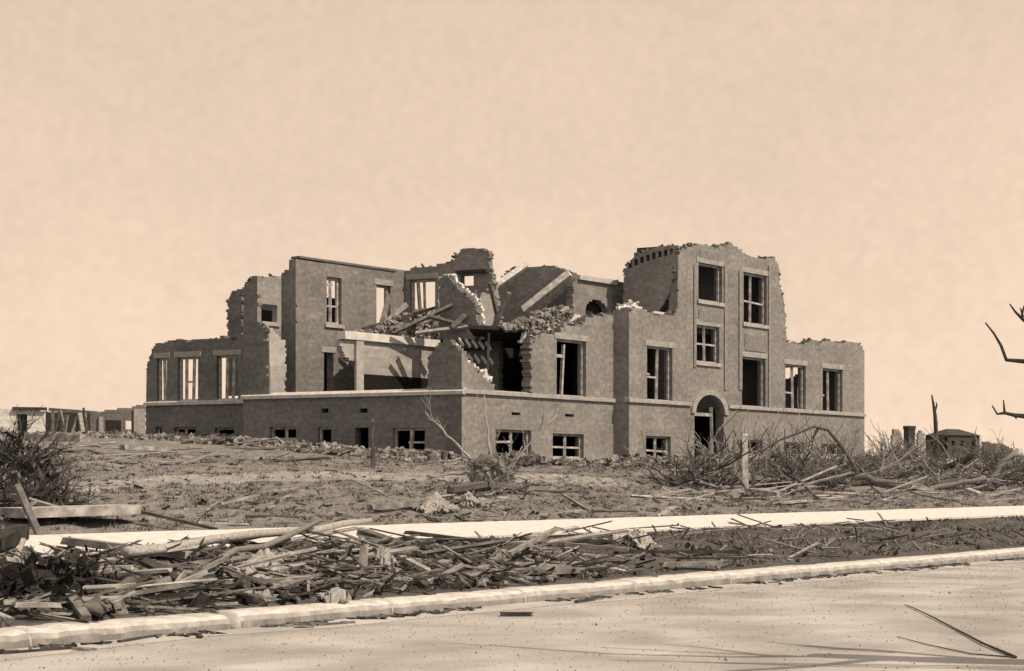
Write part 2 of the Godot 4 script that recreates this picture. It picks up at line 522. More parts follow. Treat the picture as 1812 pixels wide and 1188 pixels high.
# ---------- setting ----------
func build_ground() -> void:
	# lawns and land behind
	var us := []
	var u := -320.0
	while u < 420.0:
		us.append(u); u += 0.5 if u > -25.0 and u < 95.0 else 8.0
	var ds := [KERB - 0.05]
	var d := KERB + 0.3
	while d < 420.0:
		ds.append(d)
		d += 0.28 if d < 44.0 else (0.8 if d < 75.0 else 12.0)
	var b := B.new()
	var rows := []
	for dd in ds:
		var row := PackedVector3Array()
		for uu in us:
			var p := plan(uu, dd)
			var y := gnd(p.x, p.y) if dd > KERB else -0.1
			if dd > KERB and dd < KERB + 0.5: y = 0.19
			row.append(Vector3(p.x, y, p.y))
		rows.append(row)
	for i in ds.size() - 1:
		for j in us.size() - 1:
			var a: Vector3 = rows[i][j]
			var t := 0.285 + 0.06 * nz.get_noise_2d(us[j] * 2.0, ds[i] * 9.0) + 0.07 * nz.get_noise_2d(us[j] * 14.0 + 50.0, ds[i] * 30.0)
			b.quad(a, rows[i][j + 1], rows[i + 1][j + 1], rows[i + 1][j], Vector3.UP, grey(t * (0.5 if ds[i] < 19.4 else 1.0), -0.05))
	struct(obj(b, "lawn", M.earth), "worn dead lawn sloping up from the verge to the ruined school", "ground")
	# street
	b = B.new()
	var dl := [-60.0, -20.0, 0.0]
	var dq := 0.6
	while dq < 14.3: dl.append(dq); dq += 0.6
	dl.append(14.35)
	var uq := [-180.0, -60.0, -20.0]
	dq = -14.0
	while dq < 70.0: uq.append(dq); dq += 1.0
	uq.append_array([120.0, 360.0])
	for k in uq.size() - 1:
		for i in dl.size() - 1:
			var v := 0.46 * (1.0 + 0.08 * nz.get_noise_2d(uq[k] * 3.0, dl[i] * 9.0) + 0.14 * nz.get_noise_2d(uq[k] * 14.0, dl[i] * 28.0))
			b.quad(v3(plan(uq[k], dl[i]), 0.0), v3(plan(uq[k + 1], dl[i]), 0.0), v3(plan(uq[k + 1], dl[i + 1]), 0.0), v3(plan(uq[k], dl[i + 1]), 0.0), Vector3.UP, grey(v))
	struct(obj(b, "road", M.road), "pale dusty road surface in front of the kerb", "road")
	b = B.new()
	for k in range(-120, 240):
		var uu := k * 1.5
		var e0 := 13.5 + 0.5 * nz.get_noise_1d(uu * 9.0); var e1 := 13.5 + 0.5 * nz.get_noise_1d((uu + 1.5) * 9.0)
		var p := plan(uu, e0); var q := plan(uu + 1.5, e1); var r := plan(uu + 1.5, KERB - 0.3); var s := plan(uu, KERB - 0.3)
		b.quad(Vector3(p.x, 0.003, p.y), Vector3(q.x, 0.003, q.y), Vector3(r.x, 0.012, r.y), Vector3(s.x, 0.012, s.y), Vector3.UP, grey(0.50))
	struct(obj(b, "gutter", M.road), "concrete gutter strip along the foot of the kerb", "gutter")
	# kerb, cast in lengths
	var kerb := Node3D.new()
	kerb.name = "kerb"; add_child(kerb)
	struct(kerb, "pale concrete kerb with rounded edge along the road", "kerb")
	var uk := along_px(380.0) - 22.0 * 2.6
	var lens := 2.6
	for i in 54:
		var gap := 0.12 if i == 22 else 0.012
		kerb_piece(kerb, uk + (gap if i == 22 else 0.0), uk + lens - 0.02, rng.randf_range(-0.006, 0.006))
		uk += lens
	# sidewalk
	b = B.new()
	var prev := []
	for k in range(-70, 240):
		var uu := k * 0.8
		var e0 := 19.46 + 0.1 * nz.get_noise_1d(uu * 12.0); var e1 := 21.62 + 0.07 * nz.get_noise_1d(uu * 12.0 + 400.0)
		var p := plan(uu, e0); var q := plan(uu, e1)
		var cur := [Vector3(p.x, gnd(p.x, p.y) + 0.05, p.y), Vector3(q.x, gnd(q.x, q.y) + 0.05, q.y)]
		if prev.size():
			var c := grey(0.72)
			b.quad(prev[0], cur[0], cur[1], prev[1], Vector3.UP, c)
			b.quad(prev[0], cur[0], cur[0] - Vector3(0, 0.2, 0), prev[0] - Vector3(0, 0.2, 0), Vector3(NRM.x, 0, NRM.y), c)
			b.quad(prev[1], cur[1], cur[1] - Vector3(0, 0.2, 0), prev[1] - Vector3(0, 0.2, 0), -Vector3(NRM.x, 0, NRM.y), c)
		prev = cur
	struct(obj(b, "sidewalk", M.walk), "bright bare concrete sidewalk between the verge and the lawn", "sidewalk")
	# beaten path over the lawn
	ribbon("path", [[-20, 876], [120, 866], [300, 851], [520, 844], [740, 843], [900, 846], [1010, 850], [1120, 858]], 15.0, grey(0.42), "pale beaten footpath crossing the lawn below the school")
	ribbon("path", [[-20, 806], [60, 805], [200, 811], [420, 826], [640, 832], [800, 836]], 7.0, grey(0.3), "faint worn track along the foot of the rubble bank")

func v3(p: Vector2, y: float) -> Vector3: return Vector3(p.x, y, p.y)
func along_px(px: float) -> float:
	var r := Vector2((px - CX) / F, -1.0)
	var t := KERB / -(r.dot(NRM))
	return (r * t).dot(DIR)

func ribbon(called: String, pts: Array, hpx: float, col: Color, label: String) -> void:
	var b := B.new()
	var rows := []
	for i in pts.size() - 1:
		for k in 10:
			var x := lerpf(pts[i][0], pts[i + 1][0], k / 10.0); var y := lerpf(pts[i][1], pts[i + 1][1], k / 10.0)
			var e := nz.get_noise_1d(x * 0.9) * 3.0; var g := nz.get_noise_1d(x * 0.9 + 700.0) * 3.0
			var row := []
			var top := ong(x, y - hpx * 0.5 + e - 1.0); top.y = gnd(top.x, top.z) - 0.08; row.append(top)
			for j in 5:
				var p := ong(x, y - hpx * 0.5 + e + (hpx + g - e) * j / 4.0)
				p.y = gnd(p.x, p.z) + 0.03
				row.append(p)
			var low := ong(x, y + hpx * 0.5 + g + 1.0); low.y = gnd(low.x, low.z) - 0.08; row.append(low)
			rows.append(row)
	for i in rows.size() - 1:
		for j in 6:
			b.quad(rows[i][j], rows[i + 1][j], rows[i + 1][j + 1], rows[i][j + 1], Vector3.UP, col * (1.0 + 0.3 * nz.get_noise_2d(i * 6.0, j * 30.0)))
	struct(obj(b, called, M.earth), label, "path")

func kerb_piece(parent: Node3D, u0: float, u1: float, tip: float) -> void:
	var b := B.new()
	var prof := [Vector2(14.10, -0.08), Vector2(14.12, 0.09), Vector2(14.15, 0.14), Vector2(14.2, 0.168), Vector2(14.32, 0.182), Vector2(14.5, 0.19), Vector2(14.54, 0.17), Vector2(14.54, -0.1)]
	var n := 48
	var rings := []
	for i in n + 1:
		var u := lerpf(u0, u1, float(i) / n)
		var ring := []
		for j in prof.size():
			var e := nz.get_noise_2d(u * 12.0, j * 40.0) * 0.02 - 0.06 * clampf(nz.get_noise_2d(u * 50.0, 300.0) - 0.25, 0.0, 1.0) if j > 0 and j < 6 else 0.0
			ring.append(v3(plan(u, prof[j].x + e), prof[j].y + e * 0.6 + tip * (u - u0)))
		rings.append(ring)
	var c := grey(0.64)
	for i in n:
		for j in prof.size() - 1:
			var v := 1.0 + 0.15 * nz.get_noise_2d((u0 + i * 0.0875) * 30.0, j * 50.0)
			b.quad(rings[i][j], rings[i + 1][j], rings[i + 1][j + 1], rings[i][j + 1], v3(NRM * (14.3 - prof[j].x + 0.1), prof[j].y + 0.05), (c * v) if j > 1 else grey(0.27 if j == 0 else 0.42) * (v + 0.35 * nz.get_noise_2d((u0 + i * 0.0875) * 40.0, 9.0 + j * 70.0)))
	for k in [0, n]:
		for j in range(1, prof.size() - 1):
			b.tri(rings[k][0], rings[k][j], rings[k][j + 1], v3(DIR, 0.0) * (1.0 if k == n else -1.0), c)
	obj(smooth(b), "kerb_stone", M.kerb, parent)

# ---------- the school ----------
func build_school() -> void:
	var cz := 65.0
	var F1 := pl(817, cz, DIR)
	var F2 := off(F1, 0.7)
	var LF := pl(817, cz, LDIR)
	var LW := pl(430, 73.0, LDIR)
	var yc := EYE + 158.0 * cz / F            # the string course: main floor level
	var C := wp(F1, 0, 0)
	var root := thing("ruined_school", Vector3(C.x, gnd(C.x, C.z), C.z), "roofless brick school ruin with three-storey tower and arched doorway", "building")
	var front := grey(0.275)
	var side := grey(0.205, -0.08)  # same brick as the front, the shade of this side put into the tone
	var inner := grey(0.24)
	var pale := grey(0.8)
	var base := yc - 3.6
	# --- lower storey, front left of the tower
	var hs := [rect(F1, 877, 940, 761, 806), rect(F1, 978, 1033, 768, 811), rect(F1, 905, 921, 730, 735), rect(F1, 1000, 1016, 733, 738)]
	var e1 := sy(F1, 1090, 700).x
	wall(root, "basement_front_wall", F1, PackedVector2Array([Vector2(0, base), Vector2(e1, base), Vector2(e1, yc - 0.09), Vector2(0, yc - 0.09)]), hs, 0.45, M.brick, front, 0.0, [0.0, e1])
	window(root, F1, hs[0], [0.52], [[0.5, 0, 1]], true, false)
	window(root, F1, hs[1], [0.5], [[0.45, 0, 1]], true, false)
	# upper storey, front left: broken stub at the corner, then the wall with the tall window
	var o := outl(F1, [[817, 692], [876, 692], [874, 682], [858, 668], [848, 655], [830, 640], [817, 622]])
	o[0] = Vector2(0, yc - 0.09); o[1].y = yc - 0.09
	wall(root, "corner_stub", F1, o, [], 0.3, M.brick, front, 0.1, [0.0])
	o = outl(F1, [[817, 692], [881, 692], [879, 668], [868, 657], [850, 648], [835, 634], [822, 610], [817, 608]])
	o[0] = Vector2(0.02, yc - 0.09); o[1].y = yc - 0.09
	wall(root, "broken_lining", off(F1, -0.3), o, [], 0.15, M.plaster, pale * 1.1, 0.2, [0.02])
	var h1 := rect(F1, 985, 1037, 602, 700)
	h1[0].y = yc; h1[1].y = yc
	o = outl(F1, [[938, 700], [1090, 700], [1090, 556], [1062, 560], [1040, 561], [1030, 572], [1000, 578], [985, 590], [960, 592], [945, 596], [939, 612]])
	o[0].y = yc - 0.09; o[1] = Vector2(e1, yc - 0.09); o[2].x = e1
	wall(root, "front_wall", F1, o, [h1], 0.45, M.brick, front, 0.12, [e1])
	var w := window(root, F1, h1, [], [], false, true)
	var f := B.new()
	pbox(f, F1, h1[0].x + 0.15, h1[0].x + 0.75, h1[2].y - 0.75, h1[2].y - 0.62, -0.25, -0.15, grey(0.6))
	f.bar(wp(F1, h1[0].x + 0.72, yc + 2.2, -0.2), wp(F1, h1[0].x + 0.55, yc, -0.2), 0.12, 0.1, grey(0.6))
	obj(f, "broken_sash", M.wood, w)
	# --- return and projecting front
	var s2 := sy(F2, 1113, 700).x
	var e2 := sy(F2, 1530, 700).x
	var RT := {"o": F2.o + F2.d * s2, "d": LDIR, "n": Vector2(-0.4233, 0.906)}
	wall(root, "return_wall", RT, PackedVector2Array([Vector2(0.02, base), Vector2(1.2, base), Vector2(1.2, sy(F2, 1105, 552).y), Vector2(0.02, sy(F2, 1113, 545).y)]), [], 0.3, M.brick, front, 0.0, [0.02, 1.2])
	var bh := [rect(F2, 1143, 1187, 772, 815), rect(F2, 1310, 1350, 779, 806), rect(F2, 1388, 1424, 783, 806), rect(F2, 1453, 1486, 786, 806)]
	var ad := arch(F2, 1229, 1281, 699, 733, 812)
	bh.append(ad)
	wall(root, "basement_front_wall", F2, PackedVector2Array([Vector2(s2, base), Vector2(e2, base), Vector2(e2, yc - 0.09), Vector2(s2, yc - 0.09)]), bh, 0.45, M.brick, front, 0.0, [s2, e2])
	window(root, F2, bh[0], [0.5], [[0.42, 0, 1]], true, false)
	for i in [1, 2, 3]: window(root, F2, bh[i], [0.4], [], true, false)
	# upper storeys of the projecting front, with the tower
	var uh := [rect(F2, 1145, 1190, 614, 711), rect(F2, 1232, 1273, 577, 642), rect(F2, 1236, 1278, 468, 534), rect(F2, 1316, 1357, 485, 574), rect(F2, 1313, 1355, 633, 722), rect(F2, 1390, 1426, 646, 728), rect(F2, 1456, 1491, 653, 731)]
	for i in [0, 4, 5, 6]:
		uh[i][0].y = yc; uh[i][1].y = yc
	o = outl(F2, [[1113, 714], [1530, 740], [1530, 622], [1524, 610], [1505, 605], [1482, 607], [1470, 602], [1452, 606], [1440, 601], [1425, 608], [1404, 607], [1392, 604], [1391, 560], [1386, 525], [1380, 500], [1378, 470], [1371, 456], [1345, 458], [1322, 452], [1310, 441], [1294, 431], [1270, 437], [1240, 433], [1220, 436], [1201, 442], [1200, 470], [1199, 545], [1192, 560], [1160, 557], [1140, 548], [1113, 545]])
	o[0] = Vector2(s2, yc - 0.09); o[1] = Vector2(e2, yc - 0.09); o[2].x = e2; o[o.size() - 1].x = s2
	var ux := uh.duplicate(); ux.append(ad)
	wall(root, "tower_front_wall", F2, o, ux, 0.45, M.brick, front, 0.09, [s2, e2, sy(F2, 1200, 500).x])
	window(root, F2, uh[0], [0.52], [[0.45, 0, 1], [0.52, 0, 0.5]], false, true)
	window(root, F2, uh[1], [0.48], [[0.5, 0, 1]])
	window(root, F2, uh[2], [], [])
	window(root, F2, uh[3], [0.42], [[0.45, 0, 1]])
	window(root, F2, uh[4], [], [], false, true)
	window(root, F2, uh[5], [0.5], [[0.4, 0, 1]], false, true)
	window(root, F2, uh[6], [0.42], [[0.42, 0, 0.42]], false, true)
	# pale broken lining showing behind the tops
	o = outl(F2, [[1113, 560], [1200, 575], [1199, 556], [1180, 550], [1168, 556], [1150, 545], [1138, 534], [1128, 537], [1113, 540]])
	wall(root, "broken_lining", off(F2, -0.46), o, [], 0.15, M.plaster, pale, 0.16)
	o = outl(F1, [[938, 606], [1050, 590], [1040, 556], [1010, 566], [990, 572], [965, 580], [943, 588]])
	wall(root, "broken_lining", off(F1, -0.46), o, [], 0.15, M.plaster, pale, 0.16)
	# raised panels and pilaster on the tower
	var pb := B.new()
	for q in [[1281, 1286, 470, 690], [1307, 1312, 478, 690], [1359, 1363, 470, 722], [1227, 1231, 470, 650]]:
		var r := rect(F2, q[0], q[1], q[2], q[3])
		pbox(pb, F2, r[0].x, r[1].x, r[0].y, r[2].y, 0.0, 0.06, front * 1.05)
	obj(pb, "brick_pilaster", M.brick, root)
	for q in [[1236, 1276, 551, 571], [1318, 1354, 594, 622], [1238, 1276, 446, 460]]:
		var r := rect(F2, q[0], q[1], q[2], q[3])
		pb = B.new()
		pbox(pb, F2, r[0].x, r[1].x, r[0].y, r[2].y, 0.0, 0.035, front * 0.92)
		obj(pb, "spandrel_panel", M.brick, root)
	# arch surround of the door
	var dr := sub("doorway", wp(F2, ad[0].x, ad[0].y), root)
	pb = B.new()
	var cxs := (ad[0].x + ad[1].x) * 0.5; var rr := absf(ad[1].x - ad[0].x) * 0.5
	var ysp := sy(F2, 1255, 733).y; var ytop := sy(F2, 1255, 699).y
	for i in 16:
		var a0 := PI * i / 16.0; var a1 := PI * (i + 1) / 16.0
		var p := []
		for k in [-0.2, 0.09]:
			for g in [[a0, 1.0], [a1, 1.0], [a1, 1.26], [a0, 1.26]]:
				p.append(wp(F2, cxs + cos(g[0]) * rr * g[1], ysp + sin(g[0]) * (ytop - ysp) * g[1], k))
		pb.hexa(p, grey(0.42) * (0.93 if i % 2 == 0 else 1.0))
	obj(pb, "arch_surround", M.stone, dr)
	pb = B.new()
	pbox(pb, F2, cxs - rr, cxs + rr * 0.39, ysp - 0.1, ysp + 0.05, -0.3, -0.16, grey(0.5))
	obj(pb, "transom", M.wood, dr)
	pb = B.new()
	pb.bar(wp(F2, cxs + rr * 0.46, ad[0].y, -0.22), wp(F2, cxs + rr * 0.4, ytop - 0.55, -0.22), 0.13, 0.14, grey(0.5))
	obj(pb, "post", M.wood, dr)
	# string courses
	for q in [[F1, 0.0, e1], [F2, s2 - 0.1, cxs - rr * 1.27], [F2, cxs + rr * 1.27, e2 + 0.02]]:
		pb = B.new()
		course(pb, q[0], q[1], q[2], yc - 0.087, yc + 0.05, yc + 0.12, 0.11, grey(0.46))
		obj(pb, "string_course", M.stone, root)
	var el := sy(LF, 430, 700).x
	pb = B.new()
	course(pb, LF, -0.11, el + 0.05, yc - 0.13, yc + 0.0, yc + 0.13, 0.14, grey(0.62))
	obj(pb, "string_course", M.stone, root)
	var ew := sy(LW, 258, 700).x
	pb = B.new()
	course(pb, LW, -0.6, ew + 0.05, yc - 0.13, yc + 0.0, yc + 0.13, 0.14, grey(0.62))
	obj(pb, "string_course", M.stone, root)
	# --- side, lower storey
	var lh := [rect(LF, 695, 752, 758, 800), rect(LF, 628, 652, 757, 806), rect(LF, 562, 586, 756, 786), rect(LF, 477, 524, 756, 778), rect(LF, 568, 581, 723, 731), rect(LF, 636, 650, 723, 731)]
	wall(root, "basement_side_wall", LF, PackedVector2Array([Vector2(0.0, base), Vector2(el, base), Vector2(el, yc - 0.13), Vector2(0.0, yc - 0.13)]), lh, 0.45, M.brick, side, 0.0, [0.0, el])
	window(root, LF, lh[0], [0.48], [[0.4, 0, 1]], true, false)
	window(root, LF, lh[2], [], [], true, false)
	window(root, LF, lh[3], [0.45], [], true, false)
	var wh := [rect(LW, 383, 421, 629, 706), rect(LW, 314, 350, 632, 707), rect(LW, 277, 295, 634, 707), rect(LW, 380, 414, 757, 779), rect(LW, 308, 346, 756, 776), rect(LW, 275, 286, 755, 776)]
	for i in 3:
		wh[i][0].y = yc; wh[i][1].y = yc
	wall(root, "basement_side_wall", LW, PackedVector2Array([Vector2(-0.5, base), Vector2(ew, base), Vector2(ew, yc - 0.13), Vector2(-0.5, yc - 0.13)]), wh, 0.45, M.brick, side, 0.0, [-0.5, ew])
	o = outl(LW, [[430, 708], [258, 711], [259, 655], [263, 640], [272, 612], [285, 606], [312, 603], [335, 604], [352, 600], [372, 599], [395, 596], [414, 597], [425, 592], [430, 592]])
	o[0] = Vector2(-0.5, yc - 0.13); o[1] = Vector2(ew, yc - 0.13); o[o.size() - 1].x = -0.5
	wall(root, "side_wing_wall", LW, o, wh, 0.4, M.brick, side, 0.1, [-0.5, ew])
	window(root, LW, wh[0], [0.32, 0.62], [], false, true)
	window(root, LW, wh[1], [0.32, 0.68], [[0.45, 0.32, 0.68]], false, true)
	window(root, LW, wh[2], [0.45], [], false, true)
	window(root, LW, wh[3], [], [], true, false)
	window(root, LW, wh[4], [0.55], [], true, false)
	window(root, LW, wh[5], [], [], false, false)
	# --- side, stubs of the upper storey
	o = outl(LF, [[430, 698], [476, 697], [475, 590], [470, 580], [456, 571], [444, 578], [430, 592]])
	o[0].y = yc - 0.1; o[1].y = yc - 0.1
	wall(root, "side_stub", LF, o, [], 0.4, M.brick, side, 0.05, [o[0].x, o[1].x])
	var d1 := depth_at(LF, 476)
	var ST := pl(476, d1 + 0.05, DIR)
	o = outl(ST, [[476, 697], [505, 697], [505, 606], [495, 596], [480, 582], [474, 576]])
	o[0].y = yc - 0.1; o[1].y = yc - 0.1
	wall(root, "broken_pier", ST, o, [], 0.4, M.plaster, grey(0.45), 0.07)
	o = outl(LF, [[757, 692], [817, 692], [817, 622], [806, 612], [797, 603], [790, 600], [778, 606], [768, 618], [759, 632]])
	o[0].y = yc - 0.1; o[1].y = yc - 0.1
	o[1].x = 0.0; o[2].x = 0.0
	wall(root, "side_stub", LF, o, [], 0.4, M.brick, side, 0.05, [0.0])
	# --- walls standing inside
	var IW := pl(640, 70.0, DIR)
	o = outl(IW, [[640, 715], [776, 715], [776, 606], [700, 596], [640, 588], [618, 587], [602, 612], [612, 634], [630, 640], [640, 660]])
	wall(root, "classroom_wall", IW, o, [], 0.3, M.plaster, grey(0.47), 0.06)
	pb = B.new()
	var r1 := rect(IW, 606, 772, 588, 603)
	var ya := sy(IW, 606, 586).y; var yb2 := sy(IW, 606, 600).y
	pbox(pb, IW, sy(IW, 606, 590).x, sy(IW, 774, 600).x, yb2, ya, -0.3, 0.16, grey(0.8))
	obj(pb, "plaster_cornice", M.plaster, root)
	pb = B.new()
	var r2 := rect(IW, 642, 757, 666, 700)
	pbox(pb, IW, r2[0].x, r2[1].x, r2[0].y, r2[2].y, 0.0, 0.03, grey(0.022))
	obj(pb, "blackboard", M.plaster, root)
	pb = B.new()
	r2 = rect(IW, 627, 640, 600, 712)
	pbox(pb, IW, r2[0].x, r2[1].x, r2[0].y, r2[2].y, 0.0, 0.12, grey(0.5))
	obj(pb, "door_jamb", M.plaster, root)
	# tall inner block
	var TW := pl(523, 70.5, DIR)
	var th := [rect(TW, 578, 604, 491, 574), rect(TW, 573, 590, 624, 700), rect(TW, 666, 691, 505, 585)]
	o = outl(TW, [[523, 720], [718, 720], [718, 479], [690, 475], [640, 470], [580, 463], [530, 457], [523, 459]])
	o[1].x = o[2].x
	wall(root, "tall_wall", TW, o, th, 0.4, M.brick, inner, 0.0, [o[0].x, o[1].x], 0.15)
	window(root, TW, th[0], [0.45], [[0.38, 0, 1], [0.62, 0, 1], [0.85, 0, 1]], true, false, true, 0.12)
	window(root, TW, th[1], [], [], false, true, false)
	window(root, TW, th[2], [], [], false, true, true)
	pb = B.new()
	pbox(pb, TW, sy(TW, 528, 458).x, sy(TW, 700, 476).x, o[6].y + 0.0, o[6].y + 0.09, -0.45, 0.06, grey(0.2))
	obj(pb, "coping", M.stone, root)
	var TB := off(TW, -1.5)
	pb = B.new()
	pbox(pb, TB, sy(TB, 548, 500).x, sy(TB, 640, 500).x, yc, sy(TB, 590, 528).y, -0.2, 0.0, grey(0.05))  # near-black panel added so the tall wall's openings look dark
	obj(pb, "added_dark_wall", M.plaster, root)
	var TR := {"o": TW.o + TW.d * 0.0, "d": LDIR, "n": Vector2(-0.4233, 0.906)}
	o = outl(TR, [[523, 720], [497, 720], [497, 486], [503, 480], [513, 478], [517, 464], [523, 459]])
	o[1].x = o[2].x
	wall(root, "tall_wall_end", TR, o, [], 0.3, M.brick, side, 0.03, [])
	var SW := pl(497, depth_at(TR, 497) - 0.02, DIR)
	var sh := [rect(SW, 460, 490, 539, 570)]
	o = outl(SW, [[455, 720], [500, 720], [500, 490], [478, 490], [455, 489]])
	wall(root, "inner_wall", SW, o, sh, 0.3, M.brick, front * 1.15, 0.03)
	window(root, SW, sh[0], [], [], true, false, false)
	var SB := off(SW, -1.6)
	pb = B.new()
	pbox(pb, SB, sy(SB, 462, 500).x, sy(SB, 520, 500).x, yc, sy(SB, 480, 500).y, -0.2, 0.0, grey(0.07))  # dark panel added to keep this window black
	obj(pb, "added_dark_wall", M.plaster, root)
	var d2 := depth_at(SW, 455)
	var W5 := pl(455, d2, LDIR)
	o = outl(W5, [[455, 720], [430, 720], [430, 512], [434, 500], [440, 495], [448, 489], [455, 488]])
	wall(root, "inner_wall", W5, o, [], 0.3, M.brick, side, 0.04)
	var W6 := pl(428, 78.0, LDIR)
	o = outl(W6, [[428, 700], [403, 700], [402, 560], [404, 530], [410, 516], [420, 512], [428, 513]])
	wall(root, "inner_wall", W6, o, [], 0.3, M.brick, side, 0.05)
	# rear court wall with the chimney breast
	var dB := depth_at(TW, 715)
	var BW := pl(715, dB, Vector2(0.906, 0.4233))
	var bwh := [rect(BW, 725, 771, 494, 590), rect(BW, 815, 838, 487, 506)]
	o = outl(BW, [[715, 720], [884, 720], [882, 560], [874, 520], [868, 482], [866, 450], [858, 441], [835, 439], [818, 441], [806, 452], [799, 464], [770, 470], [715, 478]])
	wall(root, "rear_wall", BW, o, bwh, 0.4, M.brick, inner * 1.1, 0.06)
	window(root, BW, bwh[0], [0.5], [], false, true, true, 0.12)
	pb = B.new()
	var rl := rect(BW, 811, 864, 479, 484)
	pbox(pb, BW, rl[0].x, rl[1].x, rl[0].y, rl[2].y, 0.0, 0.3, grey(0.08))
	obj(pb, "iron_lintel", M.metal, root)
	# fragments in front of it
	var FR := pl(780, 71.8, LDIR)
	o = outl(FR, [[776, 600], [842, 600], [842, 545], [834, 530], [820, 520], [806, 508], [797, 494], [785, 489], [777, 494]])
	wall(root, "wall_fragment", FR, o, [], 0.35, M.brick, side * 1.1, 0.04)
	o = outl(off(FR, -0.2), [[772, 600], [852, 600], [848, 540], [838, 525], [824, 514], [810, 503], [800, 489], [785, 484], [773, 491]])
	wall(root, "broken_lining", off(FR, -0.36), o, [], 0.2, M.plaster, pale * 1.1, 0.05)
	var FP := pl(850, 73.0, DIR)
	o = outl(FP, [[850, 600], [882, 600], [882, 500], [875, 515], [862, 520], [850, 518]])
	wall(root, "broken_pier", FP, o, [], 0.3, M.plaster, grey(0.4), 0.07)
	# gable over the hall and the fallen roof edge
	var GW := pl(890, 79.0, Vector2(0.906, 0.4233))
	o = outl(GW, [[878, 600], [1022, 600], [1022, 505], [1012, 484], [1000, 478], [972, 470], [940, 474], [902, 477], [890, 486], [880, 510]])
	wall(root, "gable_wall", GW, o, [], 0.4, M.brick, inner * 1.15, 0.07)
	pb = B.new()
	var g0 := depth_at(GW, 1012) - 0.7
	pb.bar(at(1012, 488, g0), at(930, 553, g0 + 0.5), 0.5, 0.5, grey(0.85), 0.785, 1.0)
	obj(pb, "roof_timber", M.wood, root)
	pb = B.new()
	pb.bar(at(930, 470, 77.0), at(846, 528, 74.5), 0.26, 0.26, grey(0.7), 0.785)
	obj(pb, "roof_timber", M.wood, root)
	var AW := off(F1, -2.6)
	var ah := arch(AW, 1036, 1076, 531, 552, 575)
	o = outl(AW, [[1014, 600], [1130, 600], [1125, 505], [1092, 498], [1060, 494], [1030, 492], [1014, 500]])
	wall(root, "arched_wall", AW, o, [ah], 0.35, M.plaster, front * 1.1, 0.06)
	var AB := off(AW, -0.42)
	pb = B.new()
	pbox(pb, AB, sy(AB, 1020, 500).x, sy(AB, 1130, 500).x, yc, sy(AB, 1060, 508).y, -0.2, 0.0, grey(0.05))  # near-black panel added close behind the arch to shut out sun
	obj(pb, "added_dark_wall", M.plaster, root)
	pb = B.new()
	pbox(pb, AW, sy(AW, 1022, 492).x, sy(AW, 1088, 500).x, sy(AW, 1055, 500).y, sy(AW, 1055, 492).y, -0.35, 0.15, grey(0.6))
	obj(pb, "coping", M.stone, root)
	# tower side with joist pockets
	var TL := {"o": F2.o + F2.d * sy(F2, 1200, 500).x + F2.n * -0.02, "d": LDIR, "n": Vector2(-0.4233, 0.906)}
	var sock := []
	for i in 9:
		var x := 1112.0 + i * 10.5
		var y := 470.0 - 27.0 * sin(clampf((x - 1106.0) / 100.0, 0.0, 1.0) * PI * 0.5)
		sock.append(rect(TL, x, x + 6.0, y - 4.0, y + 7.0))
	var tear := outl(TL, [[1160, 558], [1173, 540], [1184, 520], [1190, 496], [1196, 482], [1199, 558]])
	o = outl(TL, [[1200, 600], [1102, 600], [1104, 480], [1108, 468], [1122, 456], [1140, 446], [1160, 438], [1185, 435], [1200, 434]])
	var lin := o.duplicate()
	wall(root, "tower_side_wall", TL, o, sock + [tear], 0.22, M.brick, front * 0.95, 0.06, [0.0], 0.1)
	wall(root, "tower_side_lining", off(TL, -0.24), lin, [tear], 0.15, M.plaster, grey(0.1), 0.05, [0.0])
	# --- floors and the rooms' inner walls, all of them in the dark behind the openings
	var P1 := wp(F2, e2 - 0.2, 0, -0.5); var P0 := wp(F1, 0.2, 0, -0.4)
	var p1 := Vector2(P1.x, P1.z); var p0 := Vector2(P0.x, P0.z)
	var P4 := wp(LW, ew - 0.2, 0, -0.4); var p4 := Vector2(P4.x, P4.z)
	var p5 := v2(wp(LW, -0.4, 0, -0.4)); var p6 := v2(wp(LF, el - 0.1, 0, -0.4))
	var p2 := p1 + LDIR * 15.0; var p3 := p4 + DIR * 24.0
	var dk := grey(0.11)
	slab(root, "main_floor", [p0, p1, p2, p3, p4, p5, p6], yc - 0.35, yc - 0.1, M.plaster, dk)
	for q in [[p1, p2], [p2, p3], [p3, p4], [p5, p6]]:
		var a: Vector2 = q[0]; var e: Vector2 = q[1]
		var PP := {"o": a, "d": (e - a).normalized(), "n": Vector2((e - a).y, -(e - a).x).normalized()}
		pb = B.new()
		pbox(pb, PP, 0, (e - a).length(), base, yc - 0.36, -0.15, 0.15, side)
		obj(pb, "basement_rear_wall", M.brick, root)
	var ytw := sy(F2, 1335, 590).y; var yro := sy(F2, 1335, 466).y
	var sl := sy(F2, 1200, 500).x; var sr := sy(F2, 1388, 560).x
	var t0 := v2(wp(F2, sl + 0.3, 0, -0.5)); var t1 := v2(wp(F2, sr - 0.2, 0, -0.5))
	var t2 := t1 + LDIR * 2.4; var t3 := t0 + LDIR * 1.7
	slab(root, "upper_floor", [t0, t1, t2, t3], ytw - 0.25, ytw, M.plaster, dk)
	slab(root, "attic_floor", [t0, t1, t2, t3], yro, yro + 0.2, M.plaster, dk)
	for q in [[t1, t2, yro], [t2, t3, yro], [t3, t0, ytw - 0.3]]:
		var a: Vector2 = q[0]; var e: Vector2 = q[1]
		var PP := {"o": a, "d": (e - a).normalized(), "n": Vector2((e - a).y, -(e - a).x).normalized()}
		pb = B.new()
		pbox(pb, PP, 0, (e - a).length(), yc - 0.1, q[2], -0.15, 0.15, side)
		obj(pb, "tower_inner_wall", M.brick, root)
	# room left of the tower: ceiling slab, rear and cross walls, shade put into their near-black colour
	var ycl := sy(F1, 950, 590).y
